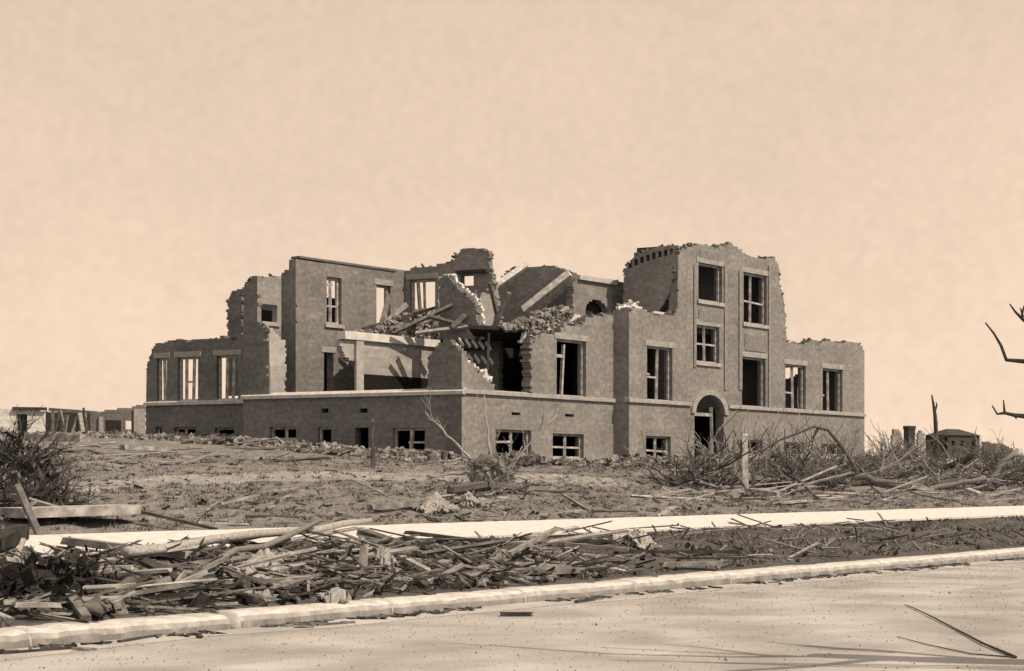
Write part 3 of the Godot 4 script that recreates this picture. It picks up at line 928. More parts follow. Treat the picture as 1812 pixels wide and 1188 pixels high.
	var a0 := v2(wp(F1, sy(F1, 880, 600).x, 0, -1.5)); var a1 := v2(wp(F1, sy(F1, 940, 600).x, 0, -0.5)); var a2 := v2(wp(F1, e1 + 3.4, 0, -0.5))
	var a3 := a2 + Vector2(-3.0, -7.0); var a4 := a0 + Vector2(0.3, -8.0)
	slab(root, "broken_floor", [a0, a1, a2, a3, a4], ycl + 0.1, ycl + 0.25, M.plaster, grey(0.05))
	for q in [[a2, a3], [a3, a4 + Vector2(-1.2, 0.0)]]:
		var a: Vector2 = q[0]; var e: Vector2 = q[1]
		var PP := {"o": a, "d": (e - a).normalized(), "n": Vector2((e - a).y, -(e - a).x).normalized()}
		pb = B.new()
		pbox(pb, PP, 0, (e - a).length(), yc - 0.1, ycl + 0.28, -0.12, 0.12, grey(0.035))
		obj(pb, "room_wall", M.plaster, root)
	# rear of the right wing, toned dark to deepen the shade in its windows
	var RW := off(F2, -6.5)
	var rs0 := sy(RW, 1330, 600).x; var rs1 := e2 - 1.75
	var rh := [rect(RW, 1409, 1421, 640, 760), rect(RW, 1452, 1466, 640, 760)]
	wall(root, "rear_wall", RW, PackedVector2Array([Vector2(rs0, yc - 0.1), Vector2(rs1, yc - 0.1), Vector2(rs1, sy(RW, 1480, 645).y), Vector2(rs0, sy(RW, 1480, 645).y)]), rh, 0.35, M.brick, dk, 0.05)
	slab(root, "added_wing_slab", [v2(wp(F2, sr + 0.3, 0, -0.5)), v2(wp(F2, e2 - 0.5, 0, -0.5)), v2(wp(F2, e2 - 1.9, 0, -6.4)), v2(wp(F2, sr + 0.3, 0, -6.4))], sy(F2, 1460, 640).y, sy(F2, 1460, 635).y, M.plaster, dk)  # unseen slab added over the roofless wing to keep sun out
	var rq := {"o": v2(wp(F2, e2, 0, -0.46)), "d": LDIR, "n": Vector2(0.4233, -0.906)}
	wall(root, "end_wall", rq, PackedVector2Array([Vector2(0, base), Vector2(14, base), Vector2(14, yc + 1.0), Vector2(5, yc + 1.5), Vector2(0.6, sy(F2, 1530, 630).y), Vector2(0, sy(F2, 1530, 625).y)]), [], 0.4, M.brick, front, 0.1, [0.0])
	# joists hanging in the broken corner room
	for i in 5:
		for k in 2:
			pb = B.new()
			var x := 812.0 + i * 12.0 + k * 4.0; var y := 600.0 + k * 26.0 + i * 1.5
			pb.bar(at(x, y, 69.5), at(x + 8, y + 12, 69.0), 0.07, 0.11, grey(0.75))
			obj(pb, "joist", M.wood, root)
	pb = B.new()
	pb.bar(at(865, 590, 69.6), at(863, 655, 69.6), 0.12, 0.1, grey(0.55))
	obj(pb, "hanging_board", M.wood, root)
	# fallen beams on the upper debris
	for q in [[640, 583, 770, 545, 72.0], [690, 580, 835, 556, 71.5], [700, 588, 800, 540, 71.0], [660, 590, 720, 540, 72.5], [760, 560, 870, 590, 71.0], [735, 590, 850, 575, 70.8], [900, 520, 870, 590, 71.5], [740, 500, 745, 580, 73.0], [800, 580, 842, 540, 71.0], [672, 585, 690, 520, 72.3], [866, 500, 880, 560, 72.0]]:
		pb = B.new()
		pb.bar(at(q[0], q[1], q[4]), at(q[2], q[3], q[4] + 0.6), rng.randf_range(0.12, 0.25), rng.randf_range(0.08, 0.15), grey(rng.randf_range(0.12, 0.45)), rng.randf(), 1.0, 0.05, rng)
		obj(pb, "fallen_beam", M.wood, root)
	# rubble lying in the building
	var xf := []; var cols := []
	var sA := v2(wp(IW, sy(IW, 640, 600).x, 0, -0.3)); var sB := v2(wp(IW, sy(IW, 774, 600).x, 0, -0.3))
	slab(root, "broken_floor", [sA, sB, v2(at(866, 600, 72.6)), v2(at(850, 600, 74.0)), v2(at(716, 600, 74.6))], sy(IW, 700, 600).y - 0.3, sy(IW, 700, 600).y - 0.1, M.plaster, dk)
	for q in [[650, 880, 550, 598, 0.4, 1.4, 2600], [893, 1010, 546, 590, -2.0, 3.0, 3600], [1120, 1195, 545, 560, 2.0, 3.0, 400]]:
		for i in q[6]:
			var x := rng.randf_range(q[0], q[1])
			var dd: float = (depth_at(IW, minf(x, 775.0)) if q[0] < 800 else depth_at(F1, x) + 0.6) + rng.randf_range(maxf(q[4], 0.0), q[5])
			var y0: float = q[3]; var k: float = absf(x - (q[0] + q[1]) * 0.5) / ((q[1] - q[0]) * 0.5)
			var top: float = lerpf(q[2], q[3] - 8.0, k * k)
			if q[0] == 893: top = lerpf(580.0, 547.0, clampf((x - 893.0) / 75.0, 0.0, 1.0)) + 9.0 * nz.get_noise_1d(x * 3.0)
			var p := at(x, lerpf(top, y0 - (8.0 if q[0] == 893 and x < 930.0 else 0.0), pow(rng.randf(), 0.7)), dd)
			var s := rng.randf_range(0.3, 0.95)
			xf.append(Transform3D(rbasis() * Basis.from_scale(Vector3(s, s * 0.8, s)), p)); cols.append(grey(rng.randf_range(0.2, 0.65)))
	many("loose_bricks", chunk(rng, 0.24, 0.1, 0.13), loose_xf, loose_c, M.rubble, root)
	many("fallen_masonry", chunk(rng, 0.26, 0.14, 0.2), xf, cols, M.rubble, root)

func course(b: B, P: Dictionary, s0: float, s1: float, y0: float, y1: float, y2: float, k: float, col: Color) -> void:
	var p := []
	for q in [[-0.2, y0, k, y0], [-0.2, y2, k, y1]]:
		p.append(wp(P, s0, q[1], q[0])); p.append(wp(P, s1, q[1], q[0])); p.append(wp(P, s1, q[3], q[2])); p.append(wp(P, s0, q[3], q[2]))
	b.hexa(p, col)

func v2(p: Vector3) -> Vector2: return Vector2(p.x, p.z)

func arch(P: Dictionary, x0: float, x1: float, yt: float, ysp: float, yb: float) -> PackedVector2Array:
	var xm := (x0 + x1) * 0.5
	var a := sy(P, x0, yb).x; var e := sy(P, x1, yb).x
	var ys := sy(P, xm, ysp).y; var top := sy(P, xm, yt).y; var bot := sy(P, xm, yb).y
	var o := PackedVector2Array([Vector2(a, bot), Vector2(e, bot), Vector2(e, ys)])
	for i in range(1, 12):
		var g := PI * i / 12.0
		o.append(Vector2((a + e) * 0.5 + cos(g) * (e - a) * 0.5, ys + sin(g) * (top - ys)))
	o.append(Vector2(a, ys))
	return o


# ---------- far ruins ----------
func build_backdrop() -> void:
	var dv := Vector2(0.93, -0.37).normalized()
	# three wrecked houses on the rise behind the school's side
	var P := pl(80, 150, dv)
	var g := gnd(P.o.x, P.o.y) - 0.4
	var h := thing("wrecked_house", wp(P, -3.0, g), "white boarded cottage shell with one dark window and dark eave", "house")
	var hole := rect(P, 30, 48, 733, 766)
	var o := outl(P, [[-90, 800], [82, 800], [81, 727], [20, 724], [-90, 720]])
	for i in 2: o[i].y = g
	wall(h, "wall", P, o, [hole], 0.2, M.plaster, grey(0.8), 0.03, [], 0.16, 2.0)
	var b := B.new()
	pbox(b, P, sy(P, 22, 724).x, sy(P, 82, 724).x, sy(P, 50, 726).y, sy(P, 50, 721).y, -0.5, 0.35, grey(0.09))
	obj(b, "eave", M.wood, h)
	b = B.new()
	pbox(b, P, hole[0].x - 0.1, hole[1].x + 0.1, hole[0].y - 0.1, hole[2].y + 0.1, -0.9, -0.8, grey(0.12))  # dark panel stands in for the unlit room behind the window
	obj(b, "dark_backing", M.cloth, h)
	b = B.new()
	pbox(b, P, sy(P, 82, 740).x, sy(P, 84, 740).x, g, sy(P, 82, 727).y, -5.0, 0.0, grey(0.3))  # same white house, its shaded end painted darker
	obj(b, "end_wall", M.plaster, h)
	# second: collapsed frame
	P = pl(130, 148, dv)
	h = thing("wrecked_house", wp(P, 0, g), "collapsed house of leaning boards and open stud frame beside the white cottage", "house")
	b = B.new()
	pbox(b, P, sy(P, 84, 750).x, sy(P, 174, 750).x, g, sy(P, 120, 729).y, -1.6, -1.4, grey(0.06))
	obj(b, "rear_wall", M.plaster, h)
	for q in [[104, 119, 735, 772, 0.3, 4], [140, 158, 731, 772, 0.5, -5], [90, 96, 728, 775, 0.2, 0], [122, 132, 738, 775, 0.4, 9], [160, 168, 728, 775, 0.3, 0], [98, 101, 724, 775, 0.15, 6], [112, 115, 726, 775, 0.4, -7], [134, 138, 728, 775, 0.2, 5], [150, 153, 722, 775, 0.12, -4]]:
		b = B.new()
		b.bar(at((q[0] + q[1]) * 0.5 + q[5], q[2], 147.0), at((q[0] + q[1]) * 0.5 - q[5], 790, 146.6), (q[1] - q[0]) * 0.049, 0.15, grey(q[4]), 0.0)
		obj(b, "board_panel", M.wood, h)
	b = B.new()
	b.bar(at(86, 725, 147.5), at(170, 731, 147.5), 0.2, 0.3, grey(0.25))
	obj(b, "top_plate", M.wood, h)
	# third
	P = pl(170, 140, dv)
	g = gnd(P.o.x, P.o.y) - 0.4
	h = thing("wrecked_house", wp(P, 2, g), "dark gutted house wall with pale corner pier next to the school", "house")
	var hh := [rect(P, 186, 214, 744, 790), rect(P, 222, 233, 745, 760)]
	o = outl(P, [[160, 800], [258, 800], [258, 717], [240, 718], [228, 724], [214, 720], [205, 727], [190, 724], [176, 731], [162, 727]])
	for i in 2: o[i].y = g
	wall(h, "wall", P, o, hh, 0.3, M.brick, grey(0.17), 0.12, [], 0.16, 1.5)
	b = B.new()
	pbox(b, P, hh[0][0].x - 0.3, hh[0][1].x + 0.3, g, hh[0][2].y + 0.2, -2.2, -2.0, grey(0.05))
	obj(b, "inner_wall", M.plaster, h)
	for q in [[236, 256, 724], [174, 182, 738]]:
		b = B.new()
		pbox(b, P, sy(P, q[0], 740).x, sy(P, q[1], 740).x, g, sy(P, q[0], q[2]).y, 0.0, 0.2, grey(0.4))
		obj(b, "corner_pier", M.plaster, h)
	# far right: hipped house, chimney, wall fragments
	dv = Vector2(0.8, -0.6)
	P = pl(1706, 300, dv)
	g = gnd(P.o.x, P.o.y) - 0.5
	h = thing("hipped_house", wp(P, 0, g), "lone dark house with hipped roof beyond the fallen trees", "house")
	var s0 := sy(P, 1678, 780).x; var s1 := sy(P, 1734, 780).x; var ye := sy(P, 1706, 771).y; var yp := sy(P, 1706, 759).y
	var ws := [rect(P, 1684, 1690, 780, 790), rect(P, 1700, 1707, 780, 790), rect(P, 1720, 1727, 780, 790)]
	wall(h, "wall", P, PackedVector2Array([Vector2(s0, g), Vector2(s1, g), Vector2(s1, ye), Vector2(s0, ye)]), ws, 0.3, M.brick, grey(0.09), 0.0, [s0, s1], 0.3, 3.0)
	b = B.new()
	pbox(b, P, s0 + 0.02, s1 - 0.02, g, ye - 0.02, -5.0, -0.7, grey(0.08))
	obj(b, "inner_walls", M.plaster, h)
	b = B.new()
	var q0 := wp(P, s0 - 0.3, ye, 0.3); var q1 := wp(P, s1 + 0.3, ye, 0.3); var q2 := wp(P, s1 + 0.3, ye, -5.3); var q3 := wp(P, s0 - 0.3, ye, -5.3)
	var t0 := wp(P, lerpf(s0, s1, 0.3), yp, -2.5); var t1 := wp(P, lerpf(s0, s1, 0.7), yp, -2.5)
	var n3 := Vector3(P.n.x, 0.6, P.n.y)
	b.quad(q0, q1, t1, t0, n3, grey(0.1)); b.quad(q3, q2, t1, t0, Vector3(-P.n.x, 0.6, -P.n.y), grey(0.1))
	b.tri(q0, q3, t0, Vector3(-P.d.x, 0.5, -P.d.y), grey(0.1)); b.tri(q1, q2, t1, Vector3(P.d.x, 0.5, P.d.y), grey(0.1))
	b.quad(q0, q1, q2, q3, Vector3.DOWN, grey(0.1))
	obj(b, "roof", M.wood, h)
	P = pl(1740, 280, dv)
	g = gnd(P.o.x, P.o.y) - 0.5
	h = thing("low_wall", wp(P, 0, g), "long low ruined wall running on from the hipped house", "wall")
	o = outl(P, [[1736, 830], [1800, 830], [1796, 796], [1785, 792], [1775, 786], [1755, 784], [1742, 782]])
	wall(h, "wall", P, o, [], 0.4, M.brick, grey(0.13), 0.2, [], 0.25, 2.0)
	P = pl(1600, 190, dv)
	g = gnd(P.o.x, P.o.y) - 0.5
	h = thing("brick_chimney", wp(P, sy(P, 1614, 780).x, g), "dark brick chimney left standing between two pale wall fragments", "chimney")
	b = B.new()
	var c0 := sy(P, 1608, 780).x; var c1 := sy(P, 1620, 780).x
	pbox(b, P, c0, c1, g, sy(P, 1614, 760).y, -0.7, 0.0, grey(0.07))
	obj(b, "stack", M.brick, h)
	b = B.new()
	pbox(b, P, c0 - 0.05, c1 + 0.05, sy(P, 1614, 760).y, sy(P, 1614, 754).y, -0.75, 0.05, grey(0.06))
	obj(b, "cap", M.brick, h)
	for q in [[1579, 1598, 760, "pale ruined wall fragment left of a dark chimney"], [1624, 1638, 762, "pale narrow wall fragment between dark chimney and dead tree trunk"]]:
		P = pl(q[0], 196, dv)
		o = outl(P, [[q[0], 820], [q[1], 820], [q[1] - 1, q[2] + 8], [q[1] - 5, q[2] + 1], [q[0] + 4, q[2]], [q[0] + 1, q[2] + 12]])
		b = B.new()
		var w := Node3D.new()
		w.name = numbered("wall_fragment"); add_child(w); w.position = wp(P, 0, o[0].y)
		tag(w, q[3], "wall", "")
		wall(w, "wall", P, o, [], 0.3, M.plaster, grey(0.33), 0.15, [], 0.25, 2.0)

# ---------- trees ----------
func wob(a: Vector3, b: Vector3, k: int, amp: float) -> Array:
	var out := []
	for i in k + 1:
		var t := float(i) / k
		var e := amp * sin(t * PI)
		out.append(a.lerp(b, t) + Vector3(rng.randf_range(-e, e), rng.randf_range(-e, e), rng.randf_range(-e, e)))
	return out

func twig(b: B, p: Vector3, d: Vector3, l: float, r: float, level: int, col: Color) -> void:
	var e := p + d * l
	var pts := wob(p, e, 3, l * 0.08)
	b.tube(pts, r, r * 0.45, 4 if r < 0.02 else 5, col * rng.randf_range(0.8, 1.2))
	if level <= 0: return
	for i in 3:
		var t := rng.randf_range(0.35, 1.0)
		var q := p.lerp(e, t)
		var nd := (d + Vector3(rng.randf_range(-1, 1), rng.randf_range(-0.5, 0.8), rng.randf_range(-1, 1)) * 0.9).normalized()
		twig(b, q, nd, l * rng.randf_range(0.45, 0.7), r * 0.5, level - 1, col)

# a heap of torn limbs and twigs round a log
func tangle(px: float, py: float, wpx: float, hm: float, count: int, tone: float, label: String, leafy := 0) -> void:
	var c := ong(px, py)
	var h := thing("brush_heap", Vector3(c.x, gnd(c.x, c.z), c.z), label, "brush")
	var half := wpx * 0.5 * -c.z / F
	var b := B.new()
	var lg := [c + Vector3(-half * 0.8, 0.15, 0.4), c + Vector3(0, 0.3, 0), c + Vector3(half * 0.8, 0.2, -0.5)]
	for q in lg: q.y = maxf(q.y, gnd(q.x, q.z) + 0.1)
	b.tube([lg[0], lg[1], lg[2]], 0.16, 0.08, 7, grey(tone), 0.15, rng)
	obj(b, "log", M.bark, h)
	b = B.new()
	for i in int(count * 1.7):
		var x := c.x + rng.randf_range(-half, half); var z := c.z + rng.randf_range(-1.4, 0.6)
		var k := 1.0 - absf(x - c.x) / half * 0.6
		var p := Vector3(x, gnd(x, z) + rng.randf_range(0.0, hm * 0.35) * k, z)
		var d := Vector3(rng.randf_range(-1, 1), rng.randf_range(-0.05, 0.9), rng.randf_range(-1, 1)).normalized()
		twig(b, p, d, rng.randf_range(0.5, 1.2) * hm * k, rng.randf_range(0.012, 0.036), 2, grey(tone * rng.randf_range(0.5, 2.6)))
	if px > 1100.0:
		for i in 13:
			var x := c.x + rng.randf_range(-half, half); var z := c.z + rng.randf_range(-1.6, 0.5)
			var p := Vector3(x, gnd(x, z) + rng.randf_range(0.0, 0.35), z)
			var d := Vector3(rng.randf_range(-1, 1), rng.randf_range(0.0, 0.75), rng.randf_range(-0.8, 0.8)).normalized()
			twig(b, p, d, rng.randf_range(1.0, 2.3), rng.randf_range(0.03, 0.065), 1, grey(rng.randf_range(0.12, 0.6)))
	obj(b, "twigs", M.bark, h).set_meta("kind", "stuff")
	if leafy > 0:
		var xf := []; var cols := []
		for i in leafy:
			var x := c.x + rng.randf_range(-half, half); var z := c.z + rng.randf_range(-1.2, 0.8)
			var k := sqrt(maxf(0.05, 1.0 - pow((x - c.x) / half, 2.0)))
			xf.append(Transform3D(rbasis() * Basis.from_scale(Vector3.ONE * rng.randf_range(0.5, 1.3)), Vector3(x, gnd(x, z) + rng.randf() * hm * k, z)))
			cols.append(grey(rng.randf_range(0.03, 0.1)))
		var lb := chunk(rng, 0.16, 0.01, 0.08)
		many("leaves", lb, xf, cols, M.grass, h)

func limb(h: Node3D, called: String, pts: Array, depth: float, r0: float, r1: float, tone: float, sides := 7) -> void:
	var b := B.new()
	var q := []
	for p in pts: q.append(at(p[0], p[1], depth + (p[2] if p.size() > 2 else 0.0)))
	b.tube(q, r0, r1, sides, grey(tone), 0.1, rng)
	obj(smooth(b), called, M.bark, h)

func build_trees() -> void:
	# broken street tree on this side of the road; only its limbs reach the picture, its shadow lies on the road
	var base := Vector3(8.6, 0.0, -13.6)
	var h := thing("broken_tree", base, "bare broken street tree whose thin limbs reach over the road", "tree")
	var b := B.new()
	b.tube([base + Vector3(0, -0.2, 0), base + Vector3(0.05, 1.2, 0), base + Vector3(-0.1, 2.6, 0.1), base + Vector3(0.05, 4.2, 0), base + Vector3(-0.2, 5.6, 0.2), base + Vector3(-0.5, 6.4, 0.1)], 0.42, 0.2, 10, grey(0.1), 0.08, rng)
	obj(smooth(b), "trunk", M.bark, h)
	for q in [[Vector3(-0.05, 2.4, 0), [[1850, 645], [1812, 640], [1781, 637], [1772, 612], [1759, 590], [1744, 571]], 0.028, 0.007], [Vector3(0, 2.0, 0), [[1850, 742], [1812, 737], [1795, 735], [1778, 731], [1765, 733], [1756, 718]], 0.03, 0.006], [Vector3(0, 3.0, 0), [[1870, 600], [1830, 580], [1811, 566], [1797, 552], [1787, 538]], 0.028, 0.006]]:
		b = B.new()
		var pts := [base + q[0]]
		for p in q[1]: pts.append(at(p[0], p[1], 14.2))
		b.tube(pts, q[2], q[3], 6, grey(0.09), 0.1, rng)
		obj(b, "limb", M.bark, h)
	for q in [[[1778, 731], [1776, 708]], [[1811, 562], [1806, 545]], [[1809, 556], [1814, 538]], [[1796, 735], [1799, 742]]]:
		b = B.new()
		b.tube([at(q[0][0], q[0][1], 14.2), at(q[1][0], q[1][1], 14.2)], 0.012, 0.005, 5, grey(0.09))
		obj(b, "twig", M.bark, h)
	for i in 3:
		b = B.new()
		var a := 2.2 + i * 0.9
		var p := base + Vector3(-0.1, rng.randf_range(4.0, 6.0), 0)
		twig(b, p, Vector3(cos(a) * 0.8, 0.5, sin(a) * 0.8).normalized(), rng.randf_range(1.6, 2.6), 0.09, 1, grey(0.1))
		obj(b, "limb", M.bark, h)
	# dead trunk standing far right
	var p0 := at(1658, 800, 120.0)
	p0.y = gnd(p0.x, p0.z) - 0.1
	h = thing("dead_tree", p0, "tall splintered bare tree trunk standing alone beyond the brush", "tree")
	b = B.new()
	b.tube([p0, at(1657, 770, 120.0), at(1655, 735, 120.0), at(1652, 715, 120.0), at(1649, 699, 120.0)], 0.2, 0.05, 8, grey(0.12), 0.15, rng)
	obj(smooth(b), "trunk", M.bark, h)
	b = B.new()
	b.tube([at(1655, 728, 120.0), at(1658, 718, 120.0), at(1657, 712, 120.0)], 0.08, 0.04, 5, grey(0.12))
	obj(b, "branch_stub", M.bark, h)
	# uprooted young tree on the lawn before the corner of the school
	var c := ong(872, 868)
	var dz := -c.z
	h = thing("uprooted_tree", c, "uprooted bare young tree with pale thin limbs before the school corner", "tree")
	for q in [[[868, 866], [862, 845], [848, 825], [820, 800], [790, 770], [768, 748], [752, 729]], [[874, 866], [888, 845], [905, 825], [930, 795], [955, 765], [985, 735]], [[872, 864], [872, 830], [865, 790], [861, 745], [857, 700]], [[885, 850], [905, 830], [915, 805], [925, 790]], [[862, 850], [835, 838], [800, 838], [770, 846]], [[890, 852], [915, 845], [940, 850]]]:
		var fine := []
		for i in q.size() - 1:
			for k in 3: fine.append([lerpf(q[i][0], q[i + 1][0], k / 3.0) + rng.randf_range(-2.5, 2.5), lerpf(q[i][1], q[i + 1][1], k / 3.0) + rng.randf_range(-2.0, 2.0)])
		fine.append(q[q.size() - 1])
		limb(h, "limb", fine, dz, 0.055, 0.012, 0.7)
	for q in [[790, 770, -1], [820, 800, -1], [768, 748, -1], [930, 795, 1], [955, 765, 1], [905, 825, 1], [865, 790, 0], [861, 745, 0], [866, 810, 0]]:
		b = B.new()
		twig(b, at(q[0], q[1], dz), Vector3(q[2] * 0.4 + rng.randf_range(-0.6, 0.6), 0.8, rng.randf_range(-0.4, 0.4)).normalized(), rng.randf_range(0.4, 0.8), 0.018, 1, grey(0.5))
		obj(b, "twig", M.bark, h)
	b = B.new()
	for i in 60:
		var a := rng.randf() * TAU
		twig(b, c + Vector3(cos(a) * 0.6 * rng.randf(), 0.1 + rng.randf() * 0.7, sin(a) * 0.4), Vector3(cos(a + rng.randf_range(-1.5, 1.5)), rng.randf_range(-0.6, 0.8), sin(a) * 0.6).normalized(), rng.randf_range(0.15, 0.5), 0.016, 2, grey(rng.randf_range(0.08, 0.4)))
	obj(b, "roots", M.bark, h).set_meta("kind", "stuff")
	b = B.new()
	var rp := []
	for i in 9:
		var a := PI * 2.0 * i / 8.0
		rp.append(c + Vector3(cos(a) * 0.42 - 0.15, 0.45 + sin(a) * 0.36, 0.15))
	b.tube(rp, 0.16, 0.15, 7, grey(0.3), 0.3, rng)
	obj(b, "root_ball", M.earth, h)
	# the fallen trees at the right
	var r := ong(1522, 858)
	h = thing("fallen_tree", r, "fallen tree with a high arching limb propped before the school's right wing", "tree")
	limb(h, "limb", [[1345, 802], [1380, 779], [1415, 766], [1440, 755], [1465, 761], [1485, 784], [1505, 814], [1522, 848]], -r.z, 0.03, 0.085, 0.22)
	limb(h, "limb", [[1448, 757], [1438, 776]], -r.z, 0.05, 0.03, 0.12)
	limb(h, "trunk", [[1480, 836], [1500, 836], [1516, 845], [1532, 843], [1548, 853], [1566, 855], [1590, 862], [1612, 861]], -r.z, 0.1, 0.2, 0.26, 9)
	r = ong(1690, 872)
	h = thing("fallen_log", r, "long pale tree log lying across the brush by the sidewalk", "log")
	limb(h, "trunk", [[1606, 862], [1625, 861], [1642, 868], [1665, 862], [1684, 859], [1705, 853], [1722, 852], [1745, 846]], -r.z, 0.14, 0.08, 0.38, 9)
	limb(h, "branch_stub", [[1690, 856], [1700, 842]], -r.z, 0.06, 0.04, 0.3)
	r = ong(1640, 848)
	h = thing("fallen_log", r, "dark charred-looking log rising out of the brush", "log")
	limb(h, "trunk", [[1630, 846], [1660, 834], [1690, 821], [1724, 807]], -r.z, 0.17, 0.12, 0.05, 8)
	r = ong(1745, 868)
	h = thing("leaning_trunk", r, "pale splintered trunk leaning up out of the wreckage by the sidewalk", "tree")
	limb(h, "trunk", [[1742, 868], [1750, 850], [1764, 838], [1770, 824], [1784, 812], [1802, 795]], -r.z, 0.15, 0.07, 0.45, 8)
	limb(h, "limb", [[1782, 812], [1800, 806], [1815, 808]], -r.z, 0.06, 0.03, 0.35)
	tangle(1230, 862, 110, 1.1, 34, 0.12, "dark tangle of torn limbs below the arched doorway")
	tangle(1330, 862, 90, 0.8, 24, 0.3, "pale brush heap around an upright stake")
	tangle(1430, 866, 130, 1.1, 44, 0.16, "brush heap under the high arching limb")
	tangle(1560, 848, 130, 1.2, 46, 0.16, "brush heap just past the school's right end")
	tangle(1650, 832, 150, 1.2, 46, 0.16, "brush heap at the foot of the dead trunk")
	tangle(1765, 838, 120, 1.2, 40, 0.16, "brush heap around the leaning pale trunk")
	tangle(1290, 850, 110, 1.2, 30, 0.25, "pale tangle of splintered wood in front of the doorway steps")
	tangle(1380, 845, 110, 1.4, 36, 0.2, "tall tangle of limbs before the two small basement windows")
	tangle(1480, 852, 110, 1.5, 36, 0.14, "dark tangle under the falling end of the arching limb")
	tangle(1600, 866, 120, 0.9, 30, 0.25, "low splintered tangle around the long pale log")
	tangle(1700, 866, 130, 0.9, 30, 0.2, "low tangle between the pale log and the leaning trunk")
	tangle(1790, 858, 90, 1.3, 30, 0.12, "dark tangle at the far side of the leaning trunk")
	tangle(1590, 818, 140, 1.2, 40, 0.16, "tangle of bare twigs below the brick chimney")
	tangle(1740, 815, 150, 1.2, 40, 0.16, "tangle of bare twigs below the hipped house")
	tangle(40, 902, 140, 0.9, 60, 0.12, "dark uprooted bush of bare twigs beside the thick pale slab", 90)
	tangle(15, 832, 110, 1.1, 46, 0.08, "dark brush heap on the rise behind the uprooted bush", 60)
	tangle(860, 880, 160, 0.5, 30, 0.2, "low litter of twigs beneath the uprooted young tree")
	tangle(60, 1075, 200, 0.45, 40, 0.05, "dark mat of broken twigs on the verge by the kerb", 300)

# ---------- wreckage ----------
func plank(called: String, a: Vector3, e: Vector3, w: float, t: float, tone: float, label: String, cat: String, group := "", roll := 0.0) -> void:
	var b := B.new()
	b.bar(a, e, w, t, grey(tone), roll, rng.randf_range(0.75, 1.0), minf(0.06, w * 0.4), rng)
	var o := obj(b, called, M.plank)
	tag(o, label, cat, group)

func hero(x0: float, y0: float, x1: float, y1: float, w: float, t: float, tone: float, l0: float, l1: float, label: String, called := "plank", roll := 0.0) -> void:
	var a := ong(x0, y0); var e := ong(x1, y1)
	a.y += l0 + t * 0.5; e.y += l1 + t * 0.5
	if called == "timber_pole":
		var b := B.new()
		b.tube(wob(a, e, 7, 0.05), w * 0.5, w * 0.36, 8, grey(tone), 0.12, rng)
		tag(obj(smooth(b), called, M.bark), label, "pole")
		return
	plank(called, a, e, w, t, tone, label, called.replace("_", " "), "", roll)

func strew(n: int, called: String, x0: float, x1: float, y0: float, y1: float, lmin: float, lmax: float, wmin: float, wmax: float, tmin: float, tmax: float, label: String, group: String, skew := 1.0) -> void:
	for i in n:
		var px := lerpf(x0, x1, pow(rng.randf(), skew)); var py := rng.randf_range(y0, y1)
		# rows follow the street: shift with the slope of the kerb line
		py += (px - x0) * -0.066 if called == "plank" else 0.0
		var c := ong(px, py)
		var D := dist(c.x, c.z)
		if D < KERB + 0.4 or (D > 19.2 and D < 21.9): continue
		var a := rng.randf() * TAU
		if rng.randf() < 0.75: a = atan2(-0.35, 0.9) + rng.randf_range(-0.4, 0.4)
		var l := rng.randf_range(lmin, lmax) * 0.5
		var d := Vector3(cos(a), 0, sin(a))
		var p := c - d * l; var q := c + d * l
		for z in [p, q]:
			if dist(z.x, z.z) < KERB + 0.25: l *= 0.4
		p = c - d * l; q = c + d * l
		var t := rng.randf_range(0.015, 0.055)
		p.y = gnd(p.x, p.z) + t * 0.5; q.y = gnd(q.x, q.z) + t * 0.5
		if rng.randf() < 0.45: q.y += rng.randf_range(0.05, 0.35) * (2.6 if called == "broken_limb" else 1.0)
		var tone := rng.randf_range(tmin, tmax)
		var words := ("long " if l > lerpf(lmin, lmax, 0.5) * 0.5 else "short ") + ("pale " if tone > 0.32 else ("grey " if tone > 0.16 else "dark "))
		plank(called, p, q, rng.randf_range(wmin, wmax), t, tone, words + label, called.replace("_", " "), group, rng.randf_range(-0.4, 0.4))

func sheet(px: float, py: float, sx: float, sz: float, tone: float, label: String, called := "crumpled_sheet", hgt := 0.35) -> void:
	var c := ong(px, py)
	var b := B.new()
	var f := FastNoiseLite.new()
	f.seed = int(px); f.frequency = 0.8; f.fractal_type = FastNoiseLite.FRACTAL_NONE
	var n := 22
	hgt *= 0.6
	var g := []
	var a := rng.randf() * TAU
	for i in n + 1:
		var row := []
		for j in n + 1:
			var x := (float(i) / n - 0.5) * sx; var z := (float(j) / n - 0.5) * sz
			var k := 1.0 + 0.35 * f.get_noise_2d(i * 0.6 + 30.0, j * 0.6)
			var q := Vector3(x * k, 0, z * k).rotated(Vector3.UP, a) + c
			var y := (f.get_noise_2d(x * 2.2, z * 2.2) * 0.5 + 0.5) * hgt * maxf(0.0, 1.0 - pow(2.0 * absf(x) / sx, 3.0)) * maxf(0.0, 1.0 - pow(2.0 * absf(z) / sz, 3.0)) * 1.3 + absf(f.get_noise_2d(x * 7.0, z * 7.0)) * 0.09 + 0.02
			row.append(Vector3(q.x, gnd(q.x, q.z) + y, q.z))
		g.append(row)
	for i in n:
		for j in n:
			b.tri(g[i][j], g[i + 1][j], g[i + 1][j + 1], Vector3.UP, grey(tone)); b.tri(g[i][j], g[i + 1][j + 1], g[i][j + 1], Vector3.UP, grey(tone))
			var dn := Vector3(0, -0.02, 0)
			b.tri(g[i][j] + dn, g[i + 1][j] + dn, g[i + 1][j + 1] + dn, Vector3.DOWN, grey(tone)); b.tri(g[i][j] + dn, g[i + 1][j + 1] + dn, g[i][j + 1] + dn, Vector3.DOWN, grey(tone))
	tag(obj(smooth(b), called, M.cloth), label, "sheet")

